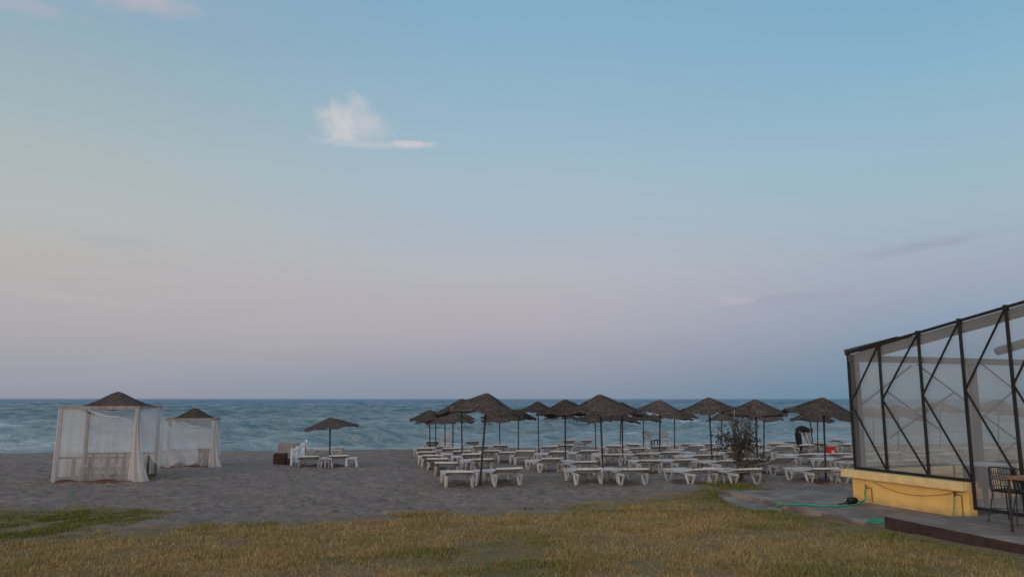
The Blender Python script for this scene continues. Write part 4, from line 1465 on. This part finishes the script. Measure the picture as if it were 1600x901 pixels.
WLEN = 2.53
SN = -WN                            # into the building = along the sea-end wall
SEAD = Vector((-WD.y, WD.x, 0)); SEAD = SEAD if SEAD.x > 0 else -SEAD    # same direction, to the right/away
LZ = 0.80                           # top of the coping
w = MB()
# low wall: facade leg and sea-end leg
pw = [W0, W0 + WD * WLEN, W0 + WD * WLEN + SEAD * .18, W0 + WD * .18 + SEAD * .18, W0 + SEAD * 6.0 + WD * .18, W0 + SEAD * 6.0]
w.prism([(v.x, v.y) for v in pw], DZ - .1, LZ - .145)
part(w, 'low_wall', M['yellow'])
w = MB()
A = W0 - WD * .16 + WN * .13
pw = [A, A + WD * (WLEN + .17), A + WD * (WLEN + .17) + SEAD * .36, W0 + WD * .22 + SEAD * .23, W0 + SEAD * 6 + WD * .22, W0 + SEAD * 6 - WD * .16]
w.prism([(v.x, v.y) for v in pw], LZ - .145, LZ)
part(w, 'coping', M['coping'])

# posts of the facade (bottom px, top px)
OFF = -.06
tops = [(1319, 548), (1364, 540), (1425, 517), (1498, 495), (1575, 478)]
bots = [(1335, 733), (1383, 737), (1447, 742), (1522, 793)]
tt_ = []
for (px, py) in tops:
    q = onwall(px, py, OFF); tt_.append((q - OFS).dot(WD) - 0)
along = [0.03]
for px, py in tops[1:]:
    q = onwall(px + (3 if px > 1500 else 0), py, OFF); along.append((q - OFS - WN * OFF).dot(WD))
step = (along[3] - along[0]) / 3
along = [along[0], along[0] + step * .93] + [along[0] + step * i for i in range(2, 8)]
# eave heights: straight line fitted through first and fourth post
zt0 = onwall(1319, 552, OFF).z; zt3 = onwall(1498, 501, OFF).z
slope = (zt3 - zt0) / (along[3] - along[0])
print('along', along, 'zt', zt0, zt3)


def fp(s, z, off=OFF):
    return Vector((W0.x, W0.y, 0)) + WD * s + WN * off + Vector((0, 0, z))


def eave(s):
    return zt0 + slope * (s - along[0])


def sill(s):
    return LZ if s < WLEN - .05 else RZ


for i, s in enumerate(along):
    zb = sill(s) if i != 3 else RZ
    if i == 3: s_ = max(s, WLEN + .05); along[3] = s_; s = s_
    part(MB().bar(fp(s, zb), fp(s, eave(s) - .03), .042, .045, .006), 'post', M['frame'])
    # bracket block at the head
    part(MB().box((-.035, -.035, -.05), (.035, .035, .04), .008, Matrix.Translation(fp(s, eave(s) + .0))), 'post_head', M['frame'])
part(MB().bar(fp(along[0] - .06, eave(along[0] - .06)), fp(along[-1] + .1, eave(along[-1] + .1)), .05, .045, .008), 'eave_beam', M['frame'])
part(MB().bar(fp(along[0] + .03, LZ + .03), fp(along[3] - .03, LZ + .03), .05, .05, .006), 'bottom_rail', M['frame'])
part(MB().bar(fp(along[3] + .03, RZ + .03), fp(along[-1] + .03, RZ + .03), .05, .05, .006), 'bottom_rail', M['frame'])
for i in range(len(along) - 1):
    s0, s1 = along[i], along[i + 1]
    zb = LZ + .05
    zm = zb + (eave(s0) - zb) * .56
    part(MB().bar(fp(s1 - .02, eave(s1) - .04, OFF + .012), fp(s0 + .02, zm, OFF + .012), .024, .026), 'brace', M['frame'])
    part(MB().bar(fp(s0 + .02, zm - .02, OFF + .012), fp(s1 - .02, zb + .02, OFF + .012), .024, .026), 'brace', M['frame'])
    zlo0 = (LZ if i < 3 else RZ) + .02
    n_ = 10

    def pane(s, t, s0=s0, s1=s1, z0=zlo0, i=i):
        ss = s0 + (s1 - s0) * s
        z1 = eave(ss) - .02
        return fp(ss, z0 + (z1 - z0) * t, OFF - .035 - .012 * math.sin(s * 9 + i) * math.sin(t * 3.1)) - OFS
    sheet('vinyl_panel', pane, 12, 14, M['vinyl'], TE)
# soffit strip behind the eave
q0, q1 = along[0] - .05, along[-1] + .1
sf = MB()
for o1, o2, dz in ((-.05, -.45, -.03),):
    vs = []
    for s in (q0, q1):
        for o_, z_ in ((o1, -.03), (o2, -.10)):
            vs.append(fp(s, eave(s) + z_, OFF + o_)); vs.append(fp(s, eave(s) + z_ - .03, OFF + o_))
    sf.add(vs, [(0, 2, 6, 4), (1, 5, 7, 3), (0, 4, 5, 1), (2, 3, 7, 6), (0, 1, 3, 2), (4, 6, 7, 5)])
part(sf, 'soffit', M['fascia'])
# pale folded roof sheet lying on the sea end of the eave
rf = MB()
vs = []
for s in (q0 - .02, along[1] + .45):
    k = 1 if s < 1 and s < along[1] else .15
    for o_, z_ in ((.03, .035), (-.5, .06)):
        vs.append(fp(s, eave(s) + z_, OFF + o_)); vs.append(fp(s, eave(s) + z_ + .05 * k, OFF + o_))
rf.add(vs, [(0, 2, 6, 4), (1, 5, 7, 3), (0, 4, 5, 1), (2, 3, 7, 6), (0, 1, 3, 2), (4, 6, 7, 5)])
part(rf, 'roof_sheet', M['beam'])

# sea-end wall
ZB = onwall(1322, 560, OFF).z
def ep(r, z, off=0.10):
    return Vector((W0.x, W0.y, 0)) + SEAD * r + WD * off + Vector((0, 0, z))
part(MB().bar(ep(.03, ZB), ep(6.2, ZB), .09, .13, .01), 'end_beam', M['beam'])
part(MB().bar(ep(.14, LZ), ep(.14, ZB - .07), .17, .12, .01), 'corner_column', M['beam'])
cols = [.14, 2.0, 3.9, 5.8]
# pillar
cx = None
for r in np.linspace(1.2, 5.5, 200):
    q = ep(r, 1.6); d = q - Vector((0, 0, H))
    dep = d.y * CP + d.z * SP; px = 800 + F * d.x / dep
    if px > 1529: cx = r; break
print('pillar at', cx)
part(MB().box((-.085, -.085, LZ), (.085, .085, ZB - .066), .012, Matrix.Translation(ep(cx, 0, .02))), 'pillar', M['beam'])
part(MB().bar(ep(.2, LZ + .03), ep(6.2, LZ + .03), .05, .05, .006), 'bottom_rail', M['frame'])
nb = 5; bw = (cx - .2) / 2
for j in range(nb):
    r0 = .2 + bw * j; r1 = r0 + bw
    zt_, zb_ = ZB - .10, LZ + .08; zm = (zt_ + zb_) / 2 + .1
    def epane(s, t, r0=r0, r1=r1, j=j):
        return ep(r0 + (r1 - r0) * s, LZ + .02 + (ZB - LZ - .06) * t, .05 + .012 * math.sin(s * 8 + j) * math.sin(t * 3.1)) - OFS
    sheet('vinyl_panel', epane, 10, 10, M['vinyl'], TE)
def onend(px, py, off):
    d = ray(px, py); C = W0 + WD * off
    t = ((C - Vector((0, 0, H))).dot(WD)) / d.dot(WD)
    return Vector((0, 0, H)) + d * t
for k_, (x0, y0, x1, y1) in enumerate([(1336, 640, 1424, 571), (1433, 569, 1512, 628), (1386, 611, 1470, 672), (1490, 613, 1391, 683), (1534, 568, 1592, 614), (1584, 610, 1537, 650), (1540, 651, 1592, 689), (1592, 688, 1562, 710), (1600, 614, 1660, 568)]):
    o_ = .115 + .028 * (k_ % 2)
    part(MB().bar(onend(x0, y0, o_), onend(x1, y1, o_), .024, .024), 'end_brace', M['beam'])
# tilted roof tube seen over the end beam
ta = atY(1557, 549, 13.6); tb = atY(1640, 524, 12.2)
part(MB().tube([ta, ta.lerp(tb, .03), tb], [.04, .075, .08], 12), 'roller_tube', M['fascia'], None, True)
# inside floor is the slab; low inner back wall
# taps on the yellow wall
def tap(px, py, nm):
    q = onwall(px, py, .0) + WN * .02
    t1 = MB(); t1.tube([q + WN * -.02, q + WN * .05, q + WN * .06 + Vector((0, 0, -.03))], .011, 7)
    t1.bar(q + WN * .045 + Vector((0, 0, .0)), q + WN * .045 + Vector((0, 0, .045)), .012, .012)
    t1.bar(q + WN * .045 + Vector((0, 0, .045)) - WD * .03, q + WN * .045 + Vector((0, 0, .045)) + WD * .03, .012, .01)
    part(t1, 'tap', M['black'])
    pz = MB(); q2 = q + WD * .09
    pz.tube([q + WN * .0, q2 + WN * .0, Vector((q2.x, q2.y, DZ + .16)) + WN * .0, Vector((q2.x, q2.y, DZ + .02))], .011, 6)
    part(pz, 'water_pipe', M['rust'])
    return q + WN * .06


T1 = tap(1357, 761, 'a'); T2 = tap(1496, 772, 'b')


def curve_pts(ps, n=8):
    ps = [Vector(p) for p in ps]; out_ = []
    for i in range(len(ps) - 1):
        P = [ps[max(0, i - 1)], ps[i], ps[i + 1], ps[min(len(ps) - 1, i + 2)]]
        for k in range(n):
            f = k / n
            out_.append(0.5 * ((2 * P[1]) + (P[2] - P[0]) * f + (2 * P[0] - 5 * P[1] + 4 * P[2] - P[3]) * f ** 2 + (3 * P[1] - P[0] - 3 * P[2] + P[3]) * f ** 3))
    out_.append(ps[-1]); return out_


z = DZ + .015
hz = [T1 + Vector((0, 0, -.03)), T1 + WN * .03 + Vector((0, 0, -.12)), at(1352, 779, DZ + .14), at(1345, 784, DZ + .05), at(1336, 787.5, z), at(1315, 790, z), at(1285, 789.5, z), at(1262, 788, z), at(1245, 788, z), at(1228, 787, z - .0), at(1216, 789, .16), at(1210, 792, .15)]
o = MB().tube(curve_pts(hz), .013, 8).build('garden_hose', M['hose'], None, True)
tag(o, 'bright green garden hose running from the left tap across the slab', 'hose')
cc = at(1373, 816, z)
hz = [cc + Vector((math.cos(a_) * .17, math.sin(a_) * .13, .004 * a_)) for a_ in np.linspace(0, 9.5, 40)]
o = MB().tube(hz, .010, 7).build('hose_coil', M['hose'], None, True)
tag(o, 'small coil of green hose lying at the step of the deck', 'hose')
hz = [T2 + Vector((0, 0, -.03)), T2 + WN * .01 + Vector((0, 0, -.12)), T2 + WN * .015 - WD * .02 + Vector((0, 0, -.26)), Vector((T2.x, T2.y, RZ + .0)) - WD * .03 + WN * .03 + Vector((0, 0, -.14))]
o = MB().tube(curve_pts(hz), .009, 7).build('garden_hose', M['hose'], None, True)
tag(o, 'short dark green hose hanging from the right tap of the yellow wall', 'hose')
q0 = onwall(1365, 752, .015); q1 = onwall(1507, 767, .015)
hz = [q0.lerp(q1, i / 20) + Vector((0, 0, -.16 * math.sin(math.pi * (i / 20) ** .9))) + WN * .012 for i in range(21)]
part(MB().tube(hz, .006, 6), 'cable', M['cable'], None, True)
# black pump by the foot of the wall
p = at(1331, 787, DZ)
pm = empty('water_pump', (p.x, p.y, DZ), R(20), 'small black pump lying at the foot of the yellow wall', 'pump')
b = MB(); b.tube([(-.07, 0, .07), (.09, 0, .07)], .06, 12); b.tube([(.09, 0, .07), (.13, 0, .07)], .035, 10); b.build('motor', M['black'], pm, True)
MB().box((-.1, -.06, 0), (.1, .06, .02), .004).build('foot_plate', M['black'], pm)
MB().tube([(-.10, 0, .06), (-.22, -.03, .03), (-.34, -.02, .015)], .012, 7).build('pump_cable', M['black'], pm, True)


# ------------------------------------------------------------------ wire chairs and tables
def wire_chair():
    t = empty('wire_chair')
    b = MB(); r = .006
    # back: rim plus mesh, seat: rim plus mesh
    def bp(u, v):   # back point, u -1..1, v 0..1 ; the back curves round the sitter
        return Vector((u * .21 * (1 - .12 * v), .20 + .07 * v - .07 * u * u, .46 + .36 * v))
    rim = [bp(-1, 0), bp(-1, .5), bp(-.9, .93), bp(-.55, 1.0), bp(0, 1.02), bp(.55, 1.0), bp(.9, .93), bp(1, .5), bp(1, 0)]
    b.tube(curve_pts(rim, 4), .009, 6)
    for i in range(-4, 5):
        b.tube([bp(i / 5, 0), bp(i / 5, .5), bp(i / 5, 1.0)], r * .8, 5)
    for v in (.25, .5, .75): b.tube([bp(u / 4, v) for u in range(-4, 5)], r * .8, 5)
    b.build('backrest', M['black'], t)
    b = MB()
    def sp(u, v):
        return Vector((u * .21, -.20 + .40 * v - (.07 * u * u if v > .9 else 0), .46 - .02 * (1 - u * u) * (1 - (2 * v - 1) ** 2)))
    b.tube([sp(-1, 0), sp(-1, 1), sp(-.5, 1.0), sp(0, 1.0), sp(.5, 1), sp(1, 1), sp(1, 0), sp(-1, 0)], .009, 6)
    for i in range(-5, 6): b.tube([sp(i / 6, 0), sp(i / 6, .5), sp(i / 6, 1)], r * .8, 5)
    for v in (.15, .3, .45, .6, .75, .9): b.tube([sp(u / 3, v) for u in range(-3, 4)], r * .8, 5)
    b.build('seat', M['black'], t)
    for sx in (-1, 1):
        for sy, yy in ((-1, -.24), (1, .26)):
            MB().tube([(sx * .17, sy * .15, .45), (sx * .215, yy, 0)], .009, 7).build('leg', M['black'], t)
    b = MB()
    b.tube([(-.195, -.2, .2), (.195, .21, .2)], .006, 5); b.tube([(.195, -.2, .2), (-.195, .21, .2)], .006, 5)
    b.build('stretcher', M['black'], t)
    MB().box((-.18, -.18, .462), (.18, .17, .485), .01).build('seat_pad', M['darkchair'], t)
    return t


def deckpt(px, py): return at(px, py, RZ)
wc = wire_chair()
p = deckpt(1573, 818); wc.location = (p.x + .17, p.y + .1, RZ); wc.rotation_euler = (0, 0, R(115))
tag(wc, 'black wire chair on the raised deck, turned to the table', 'chair', 'black wire chairs at the terrace')
for i, (px, py, rz, lab) in enumerate([(1601, 822, 100, 'black wire chair cut by the right edge beneath the table'), (1608, 806, -80, 'black wire chair on the far side of the wooden table')]):
    o = dup(wc); p = deckpt(px, py); o.location = (p.x + .2, p.y, RZ); o.rotation_euler = (0, 0, R(rz))
    tag(o, lab, 'chair', 'black wire chairs at the terrace')


def table(loc_, rz, lab, m, W_=.7, D_=.7, h=.76):
    t = empty('dining_table', loc_, rz, lab, 'table', 'dining tables of the terrace')
    MB().box((-W_ / 2, -D_ / 2, h - .035), (W_ / 2, D_ / 2, h), .006).build('table_top', m, t)
    for sx in (-1, 1):
        for sy in (-1, 1):
            MB().bar((sx * (W_ / 2 - .06), sy * (D_ / 2 - .06), h - .036), (sx * (W_ / 2 - .05), sy * (D_ / 2 - .05), 0), .035, .035, .004).build('leg', M['black'], t)
    return t


q = atY(1566, 737, 10.75)
tw = Vector((q.x + .50, q.y - .1, RZ))
table(tw, R(20), 'brown wooden table on the raised deck beside the wire chairs', M['tablewood'])


# inside the terrace: tables and dark chairs behind the vinyl
def inside_chair():
    t = empty('dark_chair')
    MB().box((-.22, -.22, .42), (.22, .22, .47), .02).build('seat', M['darkchair'], t)
    b = MB()
    n = 10
    for i in range(n):
        a0 = R(200 + 140 * i / n) ; a1 = R(200 + 140 * (i + 1) / n)
        vs = []
        for a_ in (a0, a1):
            for rr in (.23, .255):
                for zz in (.47, .80): vs.append((-math.cos(a_) * rr, -math.sin(a_) * rr, zz))
        b.add(vs, [(0, 1, 5, 4), (2, 6, 7, 3), (1, 3, 7, 5), (0, 4, 6, 2)])
    b.build('backrest', M['darkchair'], t)
    for x in (-.18, .18):
        for y in (-.18, .18): MB().bar((x, y, .42), (x * 1.15, y * 1.15, 0), .03, .03).build('leg', M['darkchair'], t)
    return t


ic = inside_chair()
IN = [(1.9, 1.0, 170, 'dark round backed chair behind the vinyl, left of the table'), (2.9, 1.2, 20, 'dark round backed chair inside the terrace nearest the wire chairs'), (2.4, 2.4, 80, 'dark round backed chair in the middle of the terrace'), (1.0, 2.9, 200, 'dark round backed chair at the sea end of the terrace')]
for i, (s, r, rz, lab) in enumerate(IN):
    o = ic if i == 0 else dup(ic)
    q = OFS + WD * s + SEAD * r; o.location = (q.x, q.y, DZ + .001 if s < 2.3 else RZ); o.rotation_euler = (0, 0, R(rz))
    if s < 2.3: o.location.z = DZ
    tag(o, lab, 'chair', 'dark chairs inside the terrace')
for (s, r, lab) in ((1.3, 2.0, 'pale table inside the terrace near the sea end'), (3.0, 2.2, 'pale table inside the terrace behind the wire chairs'), (1.6, 3.6, 'pale table inside the terrace farthest from the lawn')):
    q = OFS + WD * s + SEAD * r
    table((q.x, q.y, DZ if s < 2.3 else RZ), R(20), lab, M['offtable'], .9, .75)

# ------------------------------------------------------------------ sky
SUN_EL, SUN_AZ = R(5), R(215)      # low sun behind the camera and to its left, measured clockwise from +Y


def make_world():
    wd = bpy.data.worlds.new('World'); SC.world = wd; wd.use_nodes = True
    nt = NT(wd.node_tree)
    bg = nt.n['Background']
    tc = nt.new('ShaderNodeTexCoord').outputs['Generated']
    sep = nt.new('ShaderNodeSeparateXYZ'); nt.link(tc, sep.inputs[0])
    x, y, zz = sep.outputs
    wob = nt.noise(nt.mapping(tc, (1.2, 1.2, 5)), 2.0, 3)
    el = nt.math('ADD', zz, nt.math('MULTIPLY_ADD', wob, .03, -.015))
    P = lambda py: max(0.0, math.sin(PIT + math.atan((450.5 - py) / F)))
    def ramp(stops):
        return nt.ramp(el, [(P(py) if py < 623 else 0, srgb(*c)) for py, c in stops] + [(0.75, srgb(*stops[-1][1])), (1.0, srgb(*stops[-1][1]))])
    C = ramp(SKY_C); L = ramp(SKY_L); Rr = ramp(SKY_R)
    az = nt.math('ARCTAN2', x, y)                     # 0 straight ahead, + to the right
    kl = nt.math('MULTIPLY', az, -1 / .60, clamp=True); kr = nt.math('MULTIPLY', az, 1 / .60, clamp=True)
    sm = lambda k: nt.math('MULTIPLY', nt.math('MULTIPLY', k, k), nt.math('MULTIPLY_ADD', k, -2, 3))
    col = nt.mix(sm(kl), C, L); col = nt.mix(sm(kr), col, Rr)
    # the sky behind the viewer: afterglow of the sun
    back = nt.math('MULTIPLY_ADD', y, -1.25, .1, clamp=True)
    glow = nt.ramp(zz, [(0.0, (1.45, 1.02, .78, 1)), (.18, (1.25, 1.0, .86, 1)), (.5, (.62, .66, .74, 1)), (1.0, (.36, .46, .58, 1))])
    col = nt.mix(sm(back), col, glow)
    # a share of the physical sky
    sk = nt.new('ShaderNodeTexSky', sky_type='NISHITA'); sk.sun_disc = False
    sk.sun_elevation = SUN_EL; sk.sun_rotation = SUN_AZ
    skc = nt.new('ShaderNodeVectorMath', operation='SCALE'); nt.link(sk.outputs[0], skc.inputs[0]); skc.inputs['Scale'].default_value = .10

    # ---- clouds, placed by their direction in the sky
    def cloud(col, px, py, ru, rv, tone, strength, nscale, thr, soft, seed, flat=None, rot=0.0, stretch=1.0, amp=1.5):
        c = ray(px, py).normalized()
        rt = Vector((c.y, -c.x, 0)).normalized(); up = rt.cross(c)
        if rot: rt, up = rt * math.cos(rot) + up * math.sin(rot), up * math.cos(rot) - rt * math.sin(rot)
        def dot(v):
            n = nt.new('ShaderNodeVectorMath', operation='DOT_PRODUCT'); nt.link(tc, n.inputs[0]); n.inputs[1].default_value = v
            return n.outputs['Value']
        u = nt.math('MULTIPLY', dot(rt), F / ru); v = nt.math('MULTIPLY', dot(up), F / rv); w_ = dot(c)
        cm = nt.new('ShaderNodeCombineXYZ'); nt.link(nt.math('MULTIPLY', u, ru / rv / stretch), cm.inputs[0]); nt.link(v, cm.inputs[1]); cm.inputs[2].default_value = seed
        n1 = nt.noise(cm.outputs[0], nscale, 8, .62, .6)
        r2 = nt.math('ADD', nt.math('MULTIPLY', u, u), nt.math('MULTIPLY', v, v))
        body = nt.math('SUBTRACT', 1.0, nt.math('SQRT', r2))
        m = nt.math('ADD', body, nt.math('MULTIPLY_ADD', n1, amp, -.5 * amp))
        if flat is not None:
            m = nt.math('MINIMUM', m, nt.math('MULTIPLY', nt.math('ADD', v, flat), 2.2))
        m = nt.math('DIVIDE', nt.math('SUBTRACT', m, thr), soft, clamp=True)
        m = sm(m)
        m = nt.math('MULTIPLY', m, nt.math('GREATER_THAN', w_, 0.3))
        n2 = nt.noise(cm.outputs[0], nscale * 2.2, 6, .6, 1.0)
        m = nt.math('MULTIPLY', m, nt.math('MULTIPLY_ADD', n2, 1.0, .42), clamp=True)
        m = nt.math('MULTIPLY', m, strength)
        return nt.mix(m, col, srgb(*tone))
    for args in CLOUDS: col = cloud(col, *args[:-1], **args[-1])
    out = nt.mix(.05, col, skc.outputs[0])
    nt.link(out, bg.inputs[0]); bg.inputs[1].default_value = SKY_STRENGTH


SKY_STRENGTH = 1.0
SKY_C = [(623, (133, 148, 167)), (600, (141, 151, 170)), (560, (159, 159, 174)), (520, (172, 169, 181)), (470, (180, 176, 187)), (420, (182, 183, 192)), (360, (172, 185, 198)), (280, (166, 188, 202)), (190, (152, 184, 204)), (90, (141, 179, 203)), (0, (133, 175, 201))]
SKY_L = [(623, (147, 152, 166)), (600, (154, 157, 170)), (560, (166, 165, 174)), (520, (176, 172, 177)), (470, (182, 178, 179)), (420, (184, 183, 182)), (360, (182, 187, 187)), (280, (172, 186, 190)), (190, (158, 180, 189)), (90, (146, 174, 192)), (0, (140, 171, 195))]
SKY_R = [(623, (98, 136, 160)), (600, (104, 139, 164)), (560, (119, 146, 172)), (520, (138, 156, 180)), (470, (156, 168, 187)), (420, (163, 176, 192)), (360, (162, 184, 197)), (280, (153, 185, 202)), (190, (141, 181, 204)), (90, (131, 175, 203)), (0, (125, 171, 201))]
CLOUDS = [
    (540, 190, 62, 56, (209, 206, 207), .92, 1.5, .16, .80, 3.1, dict(flat=.78, amp=1.3)),
    (578, 196, 54, 34, (199, 199, 208), .70, 1.3, .10, .85, 5.3, dict(flat=.8, amp=1.1, rot=-.5)),
    (560, 158, 34, 16, (190, 198, 209), .55, 1.3, .10, .9, 6.1, dict(amp=1.2, rot=-.5)),
    (570, 226, 100, 11, (192, 197, 206), .75, 1.2, .15, .8, 7.7, dict(stretch=3.)),
    (640, 226, 52, 9, (212, 205, 208), .85, 1.2, .05, .8, 9.2, dict(rot=.03, stretch=2.5)),
    (215, -6, 130, 34, (190, 184, 192), .75, 1.2, .05, .9, 1.4, dict(stretch=2.)),
    (20, 4, 90, 22, (186, 182, 190), .5, 1.2, .1, .9, 2.4, dict(stretch=2.)),
    (1440, 384, 150, 11, (148, 157, 176), .5, 1.3, .05, .9, 4.4, dict(rot=.10, stretch=4.)),
    (1240, 466, 150, 14, (158, 160, 182), .70, 1.3, .05, .9, 5.4, dict(rot=.05, stretch=4.)),
    (1150, 470, 60, 12, (192, 182, 192), .6, 1.3, .1, .9, 6.4, dict(rot=.05, stretch=3.)),
    (190, 380, 90, 22, (166, 170, 180), .4, 1.2, .1, .9, 8.4, dict(stretch=3.)),
    (90, 462, 160, 12, (192, 182, 182), .4, 1.2, .1, .9, 8.9, dict(stretch=4., rot=-.08)),
]
make_world()

sun = bpy.data.lights.new('sun', 'SUN'); sun.energy = 0.95; sun.angle = R(25); sun.color = (1, .87, .76)
so = bpy.data.objects.new('sun', sun); COL.objects.link(so)
sd = Vector((math.sin(SUN_AZ) * math.cos(SUN_EL + .10), math.cos(SUN_AZ) * math.cos(SUN_EL + .10), math.sin(SUN_EL + .10)))
so.rotation_euler = (-sd).to_track_quat('-Z', 'Y').to_euler()

# ------------------------------------------------------------------ camera
cam = bpy.data.cameras.new('camera'); cam.sensor_width = 36; cam.lens = 36 * F / 1600
cam.clip_start = .1; cam.clip_end = 60000
co = bpy.data.objects.new('camera', cam); COL.objects.link(co)
co.location = (0, 0, H); co.rotation_euler = (math.pi / 2 + PIT, 0, 0)
SC.camera = co
SC.view_settings.view_transform = 'Standard'; SC.view_settings.look = 'None'
SC.view_settings.exposure = 0; SC.view_settings.gamma = 1
SC.render.engine = 'CYCLES'
SC.cycles.transparent_max_bounces = 24; SC.cycles.max_bounces = 8
SC.cycles.use_denoising = True
SC.cycles.caustics_reflective = False; SC.cycles.caustics_refractive = False
